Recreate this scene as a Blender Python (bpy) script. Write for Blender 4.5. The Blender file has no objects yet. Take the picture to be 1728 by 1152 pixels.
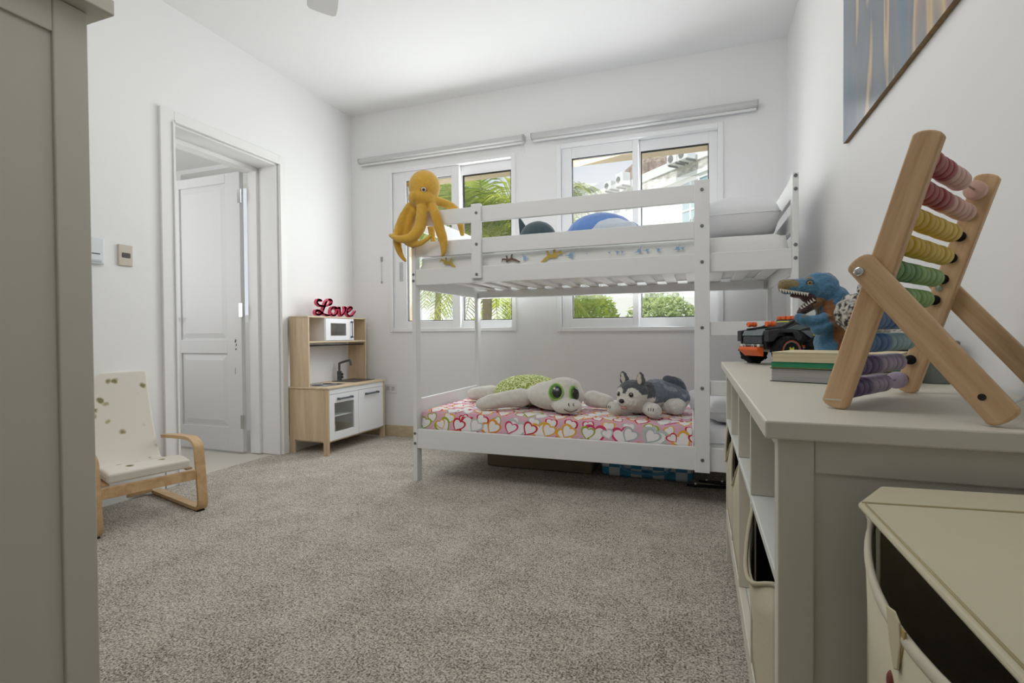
import bpy, bmesh, math, random
import numpy as np
from mathutils import Vector, Matrix, noise

random.seed(7)
C = bpy.context.scene.collection
PI = math.pi
V = Vector

# ------------------------------------------------------------------ camera
FPX, YAW, PIT, ROL, CAMH = 862.1, 0.350977, 0.015432, -0.0073153, 0.88


def cam_axes():
    c, s = math.cos, math.sin
    Ry = Matrix(((c(YAW), -s(YAW), 0), (s(YAW), c(YAW), 0), (0, 0, 1)))
    B = Matrix(((1, 0, 0), (0, 0, -1), (0, 1, 0)))
    Rp = Matrix(((1, 0, 0), (0, c(PIT), -s(PIT)), (0, s(PIT), c(PIT))))
    Rr = Matrix(((c(ROL), -s(ROL), 0), (s(ROL), c(ROL), 0), (0, 0, 1)))
    return Rr @ Rp @ B @ Ry.transposed()


CM = cam_axes()
right, down, fwd = V(CM[0]), V(CM[1]), V(CM[2])
cam = bpy.data.cameras.new('camera')
co = bpy.data.objects.new('camera', cam)
C.objects.link(co)
m = Matrix.Identity(4)
for i in range(3):
    m[i][0], m[i][1], m[i][2] = right[i], -down[i], -fwd[i]
m[2][3] = CAMH
co.matrix_world = m
cam.sensor_width = 36
cam.lens = FPX / 1728 * 36
cam.clip_start = 0.02
cam.clip_end = 200
bpy.context.scene.camera = co


def px(u, v, ax, val):
    """point where a measured sight line meets the plane axis=val"""
    d = right * ((u - 864) / FPX) + down * ((v - 576) / FPX) + fwd
    o = V((0, 0, CAMH))
    i = 'XYZ'.index(ax)
    return o + d * ((val - o[i]) / d[i])


# ------------------------------------------------------------------ materials
def lin(c):
    return tuple((x / 12.92 if x <= .04045 else ((x + .055) / 1.055) ** 2.4) for x in (k / 255 for k in c))


def rgba(c):
    return (*lin(c), 1)


MATS = {}


def base(name):
    mt = bpy.data.materials.new(name)
    mt.use_nodes = True
    return mt, mt.node_tree.nodes, mt.node_tree.links, mt.node_tree.nodes['Principled BSDF']


def add_bump(mt, scale, strength, dist=.002, detail=3):
    n, l = mt.node_tree.nodes, mt.node_tree.links
    p = n['Principled BSDF']
    tc = n.new('ShaderNodeTexCoord')
    nz = n.new('ShaderNodeTexNoise')
    nz.inputs['Scale'].default_value = scale
    nz.inputs['Detail'].default_value = detail
    b = n.new('ShaderNodeBump')
    b.inputs['Strength'].default_value = strength
    b.inputs['Distance'].default_value = dist
    l.new(tc.outputs['Object'], nz.inputs['Vector'])
    l.new(nz.outputs['Fac'], b.inputs['Height'])
    l.new(b.outputs['Normal'], p.inputs['Normal'])


def mat(name, col, rough=.55, bump=0, bscale=60, var=0, vscale=6, metal=0, spec=.35, col2=None, stretch=None, sheen=0, emit=0):
    if name in MATS:
        return MATS[name]
    mt, n, l, p = base(name)
    p.inputs['Base Color'].default_value = rgba(col)
    p.inputs['Roughness'].default_value = rough
    p.inputs['Metallic'].default_value = metal
    p.inputs['Specular IOR Level'].default_value = spec
    if sheen:
        p.inputs['Sheen Weight'].default_value = sheen
    if emit:
        p.inputs['Emission Color'].default_value = rgba(col)
        p.inputs['Emission Strength'].default_value = emit
    if var or col2:
        tc = n.new('ShaderNodeTexCoord')
        mp = n.new('ShaderNodeMapping')
        if stretch:
            mp.inputs['Scale'].default_value = stretch
        nz = n.new('ShaderNodeTexNoise')
        nz.inputs['Scale'].default_value = vscale
        nz.inputs['Detail'].default_value = 4
        rp = n.new('ShaderNodeValToRGB')
        a = rgba(col)
        b = rgba(col2) if col2 else tuple(x * (1 - var) for x in a[:3]) + (1,)
        rp.color_ramp.elements[0].position = .32
        rp.color_ramp.elements[1].position = .68
        rp.color_ramp.elements[0].color = b
        rp.color_ramp.elements[1].color = a
        l.new(tc.outputs['Object'], mp.inputs['Vector'])
        l.new(mp.outputs['Vector'], nz.inputs['Vector'])
        l.new(nz.outputs['Fac'], rp.inputs['Fac'])
        l.new(rp.outputs['Color'], p.inputs['Base Color'])
    if bump:
        add_bump(mt, bscale, bump)
    MATS[name] = mt
    return mt


def wood(name, c1, c2, axis='Z', scale=18, rough=.5, bump=.08):
    """grain runs along the object's own axis"""
    if name in MATS:
        return MATS[name]
    mt, n, l, p = base(name)
    tc = n.new('ShaderNodeTexCoord')
    mp = n.new('ShaderNodeMapping')
    s = [1, 1, 1]
    s['XYZ'.index(axis)] = .09
    mp.inputs['Scale'].default_value = s
    nz = n.new('ShaderNodeTexNoise')
    nz.inputs['Scale'].default_value = scale
    nz.inputs['Detail'].default_value = 6
    nz.inputs['Distortion'].default_value = 1.2
    nz2 = n.new('ShaderNodeTexNoise')
    nz2.inputs['Scale'].default_value = scale * 9
    nz2.inputs['Detail'].default_value = 3
    mx = n.new('ShaderNodeMath')
    mx.operation = 'MULTIPLY_ADD'
    mx.inputs[1].default_value = .35
    rp = n.new('ShaderNodeValToRGB')
    rp.color_ramp.elements[0].position = .45
    rp.color_ramp.elements[1].position = .85
    rp.color_ramp.elements[0].color = rgba(c2)
    rp.color_ramp.elements[1].color = rgba(c1)
    l.new(tc.outputs['Object'], mp.inputs['Vector'])
    l.new(mp.outputs['Vector'], nz.inputs['Vector'])
    l.new(mp.outputs['Vector'], nz2.inputs['Vector'])
    l.new(nz2.outputs['Fac'], mx.inputs[0])
    l.new(nz.outputs['Fac'], mx.inputs[2])
    l.new(mx.outputs[0], rp.inputs['Fac'])
    l.new(rp.outputs['Color'], p.inputs['Base Color'])
    p.inputs['Roughness'].default_value = rough
    p.inputs['Specular IOR Level'].default_value = .3
    b = n.new('ShaderNodeBump')
    b.inputs['Strength'].default_value = bump
    b.inputs['Distance'].default_value = .001
    l.new(mx.outputs[0], b.inputs['Height'])
    l.new(b.outputs['Normal'], p.inputs['Normal'])
    MATS[name] = mt
    return mt


def attr_mat(name, rough=.9, bump=.4, bscale=220, dist=.004, sheen=.2):
    """colour from the mesh's own colour layer, with a pile bump"""
    if name in MATS:
        return MATS[name]
    mt, n, l, p = base(name)
    a = n.new('ShaderNodeAttribute')
    a.attribute_name = 'Col'
    tc = n.new('ShaderNodeTexCoord')
    nz = n.new('ShaderNodeTexNoise')
    nz.inputs['Scale'].default_value = bscale
    nz.inputs['Detail'].default_value = 3
    rp = n.new('ShaderNodeValToRGB')
    rp.color_ramp.elements[0].position = .3
    rp.color_ramp.elements[1].position = .7
    rp.color_ramp.elements[0].color = (.72, .72, .72, 1)
    rp.color_ramp.elements[1].color = (1, 1, 1, 1)
    mx = n.new('ShaderNodeMix')
    mx.data_type = 'RGBA'
    mx.blend_type = 'MULTIPLY'
    mx.inputs['Factor'].default_value = min(1, bump * 1.6)
    l.new(tc.outputs['Object'], nz.inputs['Vector'])
    l.new(nz.outputs['Fac'], rp.inputs['Fac'])
    l.new(a.outputs['Color'], mx.inputs['A'])
    l.new(rp.outputs['Color'], mx.inputs['B'])
    l.new(mx.outputs['Result'], p.inputs['Base Color'])
    p.inputs['Roughness'].default_value = rough
    p.inputs['Specular IOR Level'].default_value = .1
    p.inputs['Sheen Weight'].default_value = sheen
    b = n.new('ShaderNodeBump')
    b.inputs['Strength'].default_value = bump
    b.inputs['Distance'].default_value = dist
    l.new(nz.outputs['Fac'], b.inputs['Height'])
    l.new(b.outputs['Normal'], p.inputs['Normal'])
    MATS[name] = mt
    return mt


def glass_mat(name='window_glass', gl=.06):
    if name in MATS:
        return MATS[name]
    mt = bpy.data.materials.new(name)
    mt.use_nodes = True
    n, l = mt.node_tree.nodes, mt.node_tree.links
    n.clear()
    o = n.new('ShaderNodeOutputMaterial')
    t = n.new('ShaderNodeBsdfTransparent')
    t.inputs['Color'].default_value = (.97, .985, .98, 1)
    g = n.new('ShaderNodeBsdfGlossy')
    g.inputs['Roughness'].default_value = .02
    x = n.new('ShaderNodeMixShader')
    x.inputs[0].default_value = gl
    l.new(t.outputs[0], x.inputs[1])
    l.new(g.outputs[0], x.inputs[2])
    l.new(x.outputs[0], o.inputs[0])
    MATS[name] = mt
    return mt


# ------------------------------------------------------------------ mesh builder
class MB:
    def __init__(s):
        s.v, s.f, s.m = [], [], []

    def add(s, vs, fs, mi=0):
        b = len(s.v)
        s.v += [tuple(p) for p in vs]
        s.f += [tuple(i + b for i in f) for f in fs]
        s.m += [mi] * len(fs)

    def box(s, x0, x1, y0, y1, z0, z1, mi=0):
        s.add([(x, y, z) for z in (z0, z1) for y in (y0, y1) for x in (x0, x1)],
              [(0, 2, 3, 1), (4, 5, 7, 6), (0, 1, 5, 4), (2, 6, 7, 3), (0, 4, 6, 2), (1, 3, 7, 5)], mi)
        return s

    def obox(s, c, ax, ay, az, h, mi=0):
        c = V(c)
        vs = [c + V(ax) * (i * h[0]) + V(ay) * (j * h[1]) + V(az) * (k * h[2]) for k in (-1, 1) for j in (-1, 1) for i in (-1, 1)]
        s.add(vs, [(0, 2, 3, 1), (4, 5, 7, 6), (0, 1, 5, 4), (2, 6, 7, 3), (0, 4, 6, 2), (1, 3, 7, 5)], mi)
        return s

    def prism(s, poly, fn, d0, d1, mi=0):
        """poly: 2-D outline; fn(a, b, d) -> 3-D point"""
        k = len(poly)
        vs = [fn(a, b, d0) for a, b in poly] + [fn(a, b, d1) for a, b in poly]
        fs = [tuple(range(k))[::-1], tuple(range(k, 2 * k))]
        fs += [(i, (i + 1) % k, k + (i + 1) % k, k + i) for i in range(k)]
        s.add(vs, fs, mi)
        return s

    def tube(s, path, rad, seg=10, mi=0, squash=None, up=None, caps=True):
        path = [V(p) for p in path]
        k = len(path)
        if not hasattr(rad, '__len__'):
            rad = [rad] * k
        t0 = (path[1] - path[0]).normalized()
        u = V(up) if up else (V((0, 0, 1)) if abs(t0.z) < .9 else V((1, 0, 0)))
        vs = []
        for i, p in enumerate(path):
            t = (path[min(i + 1, k - 1)] - path[max(i - 1, 0)]).normalized()
            a = t.cross(u)
            if a.length < 1e-6:
                a = t.orthogonal()
            a.normalize()
            b = a.cross(t).normalized()
            if not up:
                u = b
            q = squash or (1, 1)
            for j in range(seg):
                g = 2 * PI * j / seg
                vs.append(p + a * (math.cos(g) * rad[i] * q[0]) + b * (math.sin(g) * rad[i] * q[1]))
        fs = []
        for i in range(k - 1):
            for j in range(seg):
                fs.append((i * seg + j, i * seg + (j + 1) % seg, (i + 1) * seg + (j + 1) % seg, (i + 1) * seg + j))
        if caps:
            fs.append(tuple(range(seg))[::-1])
            fs.append(tuple(range((k - 1) * seg, k * seg)))
        s.add(vs, fs, mi)
        return s

    def lathe(s, prof, org, axis=(0, 0, 1), seg=20, mi=0):
        """prof: (radius, height) pairs along axis from org"""
        z = V(axis).normalized()
        x = z.orthogonal().normalized()
        y = z.cross(x)
        o = V(org)
        vs = []
        for r, h in prof:
            for j in range(seg):
                g = 2 * PI * j / seg
                vs.append(o + z * h + (x * math.cos(g) + y * math.sin(g)) * r)
        fs = []
        k = len(prof)
        for i in range(k - 1):
            for j in range(seg):
                fs.append((i * seg + j, i * seg + (j + 1) % seg, (i + 1) * seg + (j + 1) % seg, (i + 1) * seg + j))
        fs.append(tuple(range(seg))[::-1])
        fs.append(tuple(range((k - 1) * seg, k * seg)))
        s.add(vs, fs, mi)
        return s

    def ell(s, c, r, rot=None, seg=20, rings=12, mi=0):
        c = V(c)
        R = rot or Matrix.Identity(3)
        vs, fs = [], []
        for i in range(rings + 1):
            t = PI * i / rings
            for j in range(seg):
                g = 2 * PI * j / seg
                p = V((math.sin(t) * math.cos(g) * r[0], math.sin(t) * math.sin(g) * r[1], math.cos(t) * r[2]))
                vs.append(c + R @ p)
        for i in range(rings):
            for j in range(seg):
                fs.append((i * seg + j, (i + 1) * seg + j, (i + 1) * seg + (j + 1) % seg, i * seg + (j + 1) % seg))
        s.add(vs, fs, mi)
        return s

    def mesh(s, name):
        me = bpy.data.meshes.new(name)
        me.from_pydata(s.v, [], s.f)
        bm = bmesh.new()
        bm.from_mesh(me)
        bmesh.ops.remove_doubles(bm, verts=bm.verts, dist=1e-6)
        bmesh.ops.recalc_face_normals(bm, faces=bm.faces)
        lay = None
        bm.to_mesh(me)
        bm.free()
        return me

    def build(s, name, mats, parent=None, bevel=0, smooth=False, sub=0, world=None, seg=2):
        me = bpy.data.meshes.new(name)
        me.from_pydata(s.v, [], s.f)
        if not isinstance(mats, (list, tuple)):
            mats = [mats]
        for q in mats:
            me.materials.append(q)
        me.polygons.foreach_set('material_index', s.m)
        bm = bmesh.new()
        bm.from_mesh(me)
        bmesh.ops.recalc_face_normals(bm, faces=bm.faces)
        if smooth:
            bmesh.ops.remove_doubles(bm, verts=bm.verts, dist=1e-6)
        bm.to_mesh(me)
        bm.free()
        if smooth:
            me.polygons.foreach_set('use_smooth', [True] * len(me.polygons))
        o = link(name, me, parent, world)
        if bevel:
            b = o.modifiers.new('bevel', 'BEVEL')
            b.width = bevel
            b.segments = seg
            b.limit_method = 'ANGLE'
        if sub:
            u = o.modifiers.new('sub', 'SUBSURF')
            u.levels = u.render_levels = sub
        return o


WM = {}


def link(name, data, parent=None, world=None):
    o = bpy.data.objects.new(name, data)
    C.objects.link(o)
    w = world.copy() if world is not None else Matrix.Identity(4)
    if parent is not None:
        o.parent = parent
        o.matrix_parent_inverse = WM[parent.name].inverted()
    o.matrix_basis = w
    WM[o.name] = w
    return o


def thing(name, label, cat, loc=(0, 0, 0), group=None):
    o = link(name, None, None, Matrix.Translation(V(loc)))
    return tag(o, label, cat, group)


def tag(o, label, cat, group=None, kind=None):
    o['label'] = label
    o['category'] = cat
    if group:
        o['group'] = group
    if kind:
        o['kind'] = kind
    return o


def struct(o):
    o['kind'] = 'structure'
    return o


def plush(name, blobs, mats, parent=None, voxel=.006, smooth=3, color=None, lump=0, lscale=40, zmin=None):
    """join rounded stuffing volumes into ONE continuous skin"""
    me = blobs.mesh('tmp')
    t = bpy.data.objects.new('tmp', me)
    C.objects.link(t)
    r = t.modifiers.new('r', 'REMESH')
    r.mode = 'VOXEL'
    r.voxel_size = voxel
    s = t.modifiers.new('s', 'SMOOTH')
    s.factor = .5
    s.iterations = smooth
    dg = bpy.context.evaluated_depsgraph_get()
    dg.update()
    ne = bpy.data.meshes.new_from_object(t.evaluated_get(dg))
    bpy.data.objects.remove(t)
    bpy.data.meshes.remove(me)
    ne.name = name
    if lump:
        nn = [v.normal.copy() for v in ne.vertices]
        for v, k in zip(ne.vertices, nn):
            v.co += k * (lump * noise.noise(v.co * lscale))
    if zmin is not None:                       # weight presses the underside flat on what carries it
        for v in ne.vertices:
            if v.co.z < zmin:
                v.co.z = zmin
    ne.materials.clear()
    for q in (mats if isinstance(mats, (list, tuple)) else [mats]):
        ne.materials.append(q)
    ne.polygons.foreach_set('use_smooth', [True] * len(ne.polygons))
    ne.polygons.foreach_set('material_index', [0] * len(ne.polygons))
    if color:
        ca = ne.color_attributes.new('Col', 'FLOAT_COLOR', 'POINT')
        buf = []
        for v in ne.vertices:
            buf += [*lin(color(v.co)), 1]
        ca.data.foreach_set('color', buf)
    return link(name, ne, parent)


def frame_of(n, up=(0, 0, 1)):
    """3x3 matrix whose Z column is n"""
    n = V(n).normalized()
    x = V(up).cross(n)
    if x.length < 1e-5:
        x = n.orthogonal()
    x.normalize()
    y = n.cross(x)
    return Matrix((x, y, n)).transposed()


def rz(a):
    return Matrix.Rotation(a, 3, 'Z')


def smooth_path(pts, k=6):
    pts = [V(p) for p in pts]
    out = []
    for i in range(len(pts) - 1):
        p0, p1, p2, p3 = pts[max(i - 1, 0)], pts[i], pts[i + 1], pts[min(i + 2, len(pts) - 1)]
        for j in range(k):
            t = j / k
            out.append(.5 * ((2 * p1) + (p2 - p0) * t + (2 * p0 - 5 * p1 + 4 * p2 - p3) * t * t + (3 * p1 - p0 - 3 * p2 + p3) * t ** 3))
    out.append(pts[-1])
    return out


def lerp_list(vals, n):
    out = []
    for i in range(n):
        t = i / (n - 1) * (len(vals) - 1)
        a = int(min(t, len(vals) - 2))
        out.append(vals[a] + (vals[a + 1] - vals[a]) * (t - a))
    return out
# ------------------------------------------------------------------ palette
WALL = mat('wall_paint', (236, 236, 236), .75, bump=.12, bscale=35, spec=.2)
CEIL = mat('ceiling_paint', (240, 240, 240), .8, spec=.15)
TRIM = mat('trim_paint', (232, 232, 230), .45, bump=.05, bscale=20)
UPVC = mat('window_white', (236, 237, 238), .35, spec=.5)
GASKET = mat('gasket_black', (28, 28, 30), .6)
BEIGE = mat('outside_beige_render', (228, 208, 176), .85, bump=.15, bscale=40)
TRAV = mat('travertine', (206, 186, 150), .5, var=.22, vscale=14, stretch=(1, 1, 3))
BEDW = mat('white_lacquer', (232, 233, 233), .42, bump=.05, bscale=14, spec=.4)
STEEL = mat('bolt_grey', (120, 122, 124), .45, metal=.6)
CHROME = mat('bright_metal', (205, 208, 208), .22, metal=1)
BLACK = mat('black_plastic', (26, 26, 28), .5)
RUBBER = mat('black_rubber', (18, 18, 20), .75, spec=.2)

XL, XR, YBK, YFR, ZC = -2.90, .545, 3.80, -1.30, 2.81


# carpet: speckled cut pile
def carpet():
    mt, n, l, p = base('carpet_pile')
    tc = n.new('ShaderNodeTexCoord')

    def noi(sc, det=2, rough=.6):
        k = n.new('ShaderNodeTexNoise')
        k.inputs['Scale'].default_value = sc
        k.inputs['Detail'].default_value = det
        k.inputs['Roughness'].default_value = rough
        l.new(tc.outputs['Object'], k.inputs['Vector'])
        return k
    a, b, c = noi(155, 3, .8), noi(46, 3), noi(5.5, 4, .7)
    ad = n.new('ShaderNodeMath')
    ad.operation = 'MULTIPLY_ADD'
    ad.inputs[1].default_value = .22
    l.new(b.outputs['Fac'], ad.inputs[0])
    l.new(a.outputs['Fac'], ad.inputs[2])
    ad2 = n.new('ShaderNodeMath')
    ad2.operation = 'MULTIPLY_ADD'
    ad2.inputs[1].default_value = .16
    l.new(c.outputs['Fac'], ad2.inputs[0])
    l.new(ad.outputs[0], ad2.inputs[2])
    rp = n.new('ShaderNodeValToRGB')
    e = rp.color_ramp.elements
    e[0].position, e[0].color = .55, rgba((58, 50, 42))
    e[1].position, e[1].color = .85, rgba((248, 242, 232))
    q = e.new(.64)
    q.color = rgba((148, 138, 123))
    q = e.new(.73)
    q.color = rgba((216, 207, 193))
    l.new(ad2.outputs[0], rp.inputs['Fac'])
    l.new(rp.outputs['Color'], p.inputs['Base Color'])
    p.inputs['Roughness'].default_value = .95
    p.inputs['Specular IOR Level'].default_value = .05
    p.inputs['Sheen Weight'].default_value = .15
    bp = n.new('ShaderNodeBump')
    bp.inputs['Strength'].default_value = .9
    bp.inputs['Distance'].default_value = .008
    l.new(ad.outputs[0], bp.inputs['Height'])
    l.new(bp.outputs['Normal'], p.inputs['Normal'])
    return mt


# ------------------------------------------------------------------ shell
fl = MB()
fl.box(XL - .06, XR, YFR, YBK, -.05, 0)
struct(fl.build('floor', carpet()))
cl = MB()
cl.box(-3.17, XR + .2, YFR - .2, YBK + .22, ZC, ZC + .2)
struct(cl.build('ceiling', CEIL))

DY0, DY1, DZ = 2.150, 2.945, 2.130
w = MB()
w.box(XL - .27, XL, YFR - .2, DY0, -.05, ZC)
w.box(XL - .27, XL, DY1, YBK + .22, -.05, ZC)
w.box(XL - .27, XL, DY0, DY1, DZ, ZC)
struct(w.build('wall_left', WALL))

WIN = [dict(x0=-2.512, x1=-1.352, z0=.900, z1=2.300, gl=(-2.346, -1.917), gr=(-1.832, -1.406), zg=(.992, 2.188)),
       dict(x0=-1.018, x1=.158, z0=.892, z1=2.315, gl=(-.903, -.452), gr=(-.397, .066), zg=(.990, 2.200))]
w = MB()
xs = [-3.17, WIN[0]['x0'] + .012, WIN[0]['x1'] - .012, WIN[1]['x0'] + .012, WIN[1]['x1'] - .012, XR + .2]
for a, b in ((0, 1), (2, 3), (4, 5)):
    w.box(xs[a], xs[b], YBK, YBK + .22, -.05, ZC)
for k in (0, 1):
    a, b = xs[1 + 2 * k], xs[2 + 2 * k]
    w.box(a, b, YBK, YBK + .22, -.05, WIN[k]['z0'] + .012)
    w.box(a, b, YBK, YBK + .22, WIN[k]['z1'] - .012, ZC)
struct(w.build('wall_back', WALL))
w = MB()
w.box(XR, XR + .2, YFR - .2, YBK, -.05, ZC)
struct(w.build('wall_right', WALL))
w = MB()
w.box(-3.17, XR + .2, YFR - .2, YFR, -.05, ZC)
struct(w.build('wall_front', WALL))

# baseboards
b = MB()
b.box(XL + .001, XR - .015, YBK - .012, YBK - .0005, 0, .095)
struct(b.build('baseboard_back', TRAV, bevel=.002))
b = MB()
b.box(XL + .0005, XL + .014, 3.012, YBK - .013, 0, .13)
b.box(XL + .0005, XL + .014, YFR, 2.062, 0, .13)
struct(b.build('baseboard_left', TRIM, bevel=.002))
b = MB()
b.box(XR - .014, XR - .0005, 2.2, YBK - .0005, 0, .095)
struct(b.build('baseboard_right', TRAV, bevel=.002))

# door surround: casing boards, lining, stop
t = MB()
for y0, y1, y2 in ((2.066, 2.150, 1), (2.945, 3.006, -1)):
    t.box(XL + .0005, XL + .018, y0, y1, 0, 2.196)
    ins = y1 - .014 if y2 == 1 else y0
    t.box(XL + .018, XL + .026, ins, ins + .014, 0, 2.13)
t.box(XL + .0005, XL + .018, 2.150, 2.945, DZ, 2.196)
t.box(XL + .018, XL + .026, 2.150, 2.945, DZ, DZ + .014)
struct(t.build('trim_1', TRIM, bevel=.003))
t = MB()
t.box(XL - .27, XL, DY1 - .012, DY1, 0, DZ)
t.box(XL - .27, XL, DY0, DY0 + .012, 0, DZ)
t.box(XL - .27, XL, DY0 + .012, DY1 - .012, DZ - .012, DZ)
# rebated stop on the far half of the lining
t.box(XL - .262, XL - .17, DY1 - .034, DY1 - .012, 0, DZ - .012)
t.box(XL - .262, XL - .17, DY0 + .012, DY0 + .034, 0, DZ - .012)
t.box(XL - .262, XL - .17, DY0 + .034, DY1 - .034, DZ - .040, DZ - .012)
struct(t.build('trim_2', TRIM, bevel=.002))

# door leaf, swung out into the next room
DOORP = mat('door_paint', (214, 214, 214), .4, bump=.04, bscale=18)
CHIP = mat('bare_metal_dark', (52, 48, 46), .6)
dr = thing('door_1', 'white two-panel interior door standing open into the next room', 'door', (-3.185, 2.885, 0))
dr['kind'] = 'structure'
d = MB()
dx0, dx1, dz0, dz1, yf = -3.935, -3.186, .012, 2.092, 2.868
pans = [(-3.812, -3.330, .850, 2.022), (-3.826, -3.340, .190, .745)]
y1 = yf + .036


def face_with_panels(mb, y, sgn):
    # stiles and rails as flat boards, panels sunk with a sloped border
    xs_ = (dx0, -3.82, -3.335, dx1)
    mb.box(dx0, pans[0][0], min(y, y + sgn * .014), max(y, y + sgn * .014), dz0, dz1)
    mb.box(pans[0][1], dx1, min(y, y + sgn * .014), max(y, y + sgn * .014), dz0, dz1)
    for a, b_ in ((dz0, pans[1][2]), (pans[1][3], pans[0][2]), (pans[0][3], dz1)):
        mb.box(pans[0][0], pans[0][1], min(y, y + sgn * .014), max(y, y + sgn * .014), a, b_)


d.box(dx0, dx1, yf + .014, yf + .024, dz0, dz1)
face_with_panels(d, yf, 1)
face_with_panels(d, y1, -1)
for x0, x1, z0, z1 in pans:
    x0 = pans[0][0]
    x1 = pans[0][1]
    k = .05
    vs = [(x0 + .012, yf + .0138, z0 + .012), (x1 - .012, yf + .0138, z0 + .012), (x1 - .012, yf + .0138, z1 - .012), (x0 + .012, yf + .0138, z1 - .012),
          (x0 + k, yf + .004, z0 + k), (x1 - k, yf + .004, z0 + k), (x1 - k, yf + .004, z1 - k), (x0 + k, yf + .004, z1 - k)]
    d.add(vs, [(0, 1, 5, 4), (1, 2, 6, 5), (2, 3, 7, 6), (3, 0, 4, 7), (4, 5, 6, 7)])
# scuffs where paint has come off by the latch side
for (x, z, a, h) in ((-3.245, .842, .018, .024), (-3.238, .812, .012, .02), (-3.242, .78, .016, .014), (-3.25, .62, .006, .05)):
    d.add([(x - a / 2, yf - .0006, z - h / 2), (x + a * .2, yf - .0006, z - h * .6), (x + a / 2, yf - .0006, z + h * .3), (x - a * .1, yf - .0006, z + h / 2)], [(0, 1, 2, 3)], 1)
d.build('door_leaf', [DOORP, CHIP], dr, bevel=.003)
for z in (1.911, 1.069, .238):
    h = MB()
    h.lathe([(.006, -.05), (.006, .05)], (-3.176, 2.872, z), seg=10)
    h.box(-3.205, -3.178, 2.8655, 2.8675, z - .05, z + .05)
    h.build('hinge', CHROME, dr)
h = MB()
h.box(-3.905, -3.86, yf - .003, yf, .94, 1.09)
h.tube([(-3.88, yf, 1.02), (-3.88, yf - .045, 1.02), (-3.83, yf - .05, 1.02), (-3.79, yf - .05, 1.02)], .008)
h.build('door_handle', CHROME, dr, bevel=.001)

# next room
TILE = mat('hall_tile', (214, 208, 196), .3, var=.08, vscale=3)
w = MB()
w.box(-6.2, XL - .06, .2, 3.8, -.06, -.005)
struct(w.build('floor_hall', TILE))
w = MB()
w.box(-6.2, -3.17, .2, 4.3, 2.50, 2.56)
struct(w.build('ceiling_hall', CEIL))
w = MB()
# far wall of the next room with a deep window niche
w.box(-6.2, -4.78, 3.62, 3.9, -.05, 2.5)
w.box(-3.42, -3.17, 3.62, 3.9, -.05, 2.5)
w.box(-4.78, -3.42, 3.62, 3.9, -.05, 1.0)
w.box(-4.78, -3.42, 3.62, 3.9, 2.46, 2.5)
struct(w.build('wall_hall_back', WALL))
w = MB()
w.box(-6.3, -6.2, .2, 3.9, -.05, 2.5)
struct(w.build('wall_hall_left', WALL))
w = MB()
w.box(-6.2, -3.17, .1, .2, -.05, 2.5)
struct(w.build('wall_hall_front', WALL))
wr = thing('window_3', 'white window of the next room above the open door', 'window', (-4.1, 3.85, 1.0))
wr['kind'] = 'structure'
f = MB()
for a in ((-4.78, -4.70, 1.0, 2.46), (-3.50, -3.42, 1.0, 2.46), (-4.70, -3.50, 1.0, 1.08), (-4.70, -3.50, 2.36, 2.46)):
    f.box(a[0], a[1], 3.80, 3.86, a[2], a[3])
f.build('window_frame', UPVC, wr, bevel=.003)
f = MB()
f.box(-4.70, -3.50, 3.825, 3.83, 1.08, 2.36)
f.build('pane', glass_mat(), wr)


# ------------------------------------------------------------------ windows
def ring(mb, x0, x1, z0, z1, X0, X1, Z0, Z1, ya, yb, mi=0):
    """frame between outer rect (x,z) and inner rect (X,Z)"""
    mb.box(x0, X0, ya, yb, z0, z1, mi)
    mb.box(X1, x1, ya, yb, z0, z1, mi)
    mb.box(X0, X1, ya, yb, z0, Z0, mi)
    mb.box(X0, X1, ya, yb, Z1, z1, mi)


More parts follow.
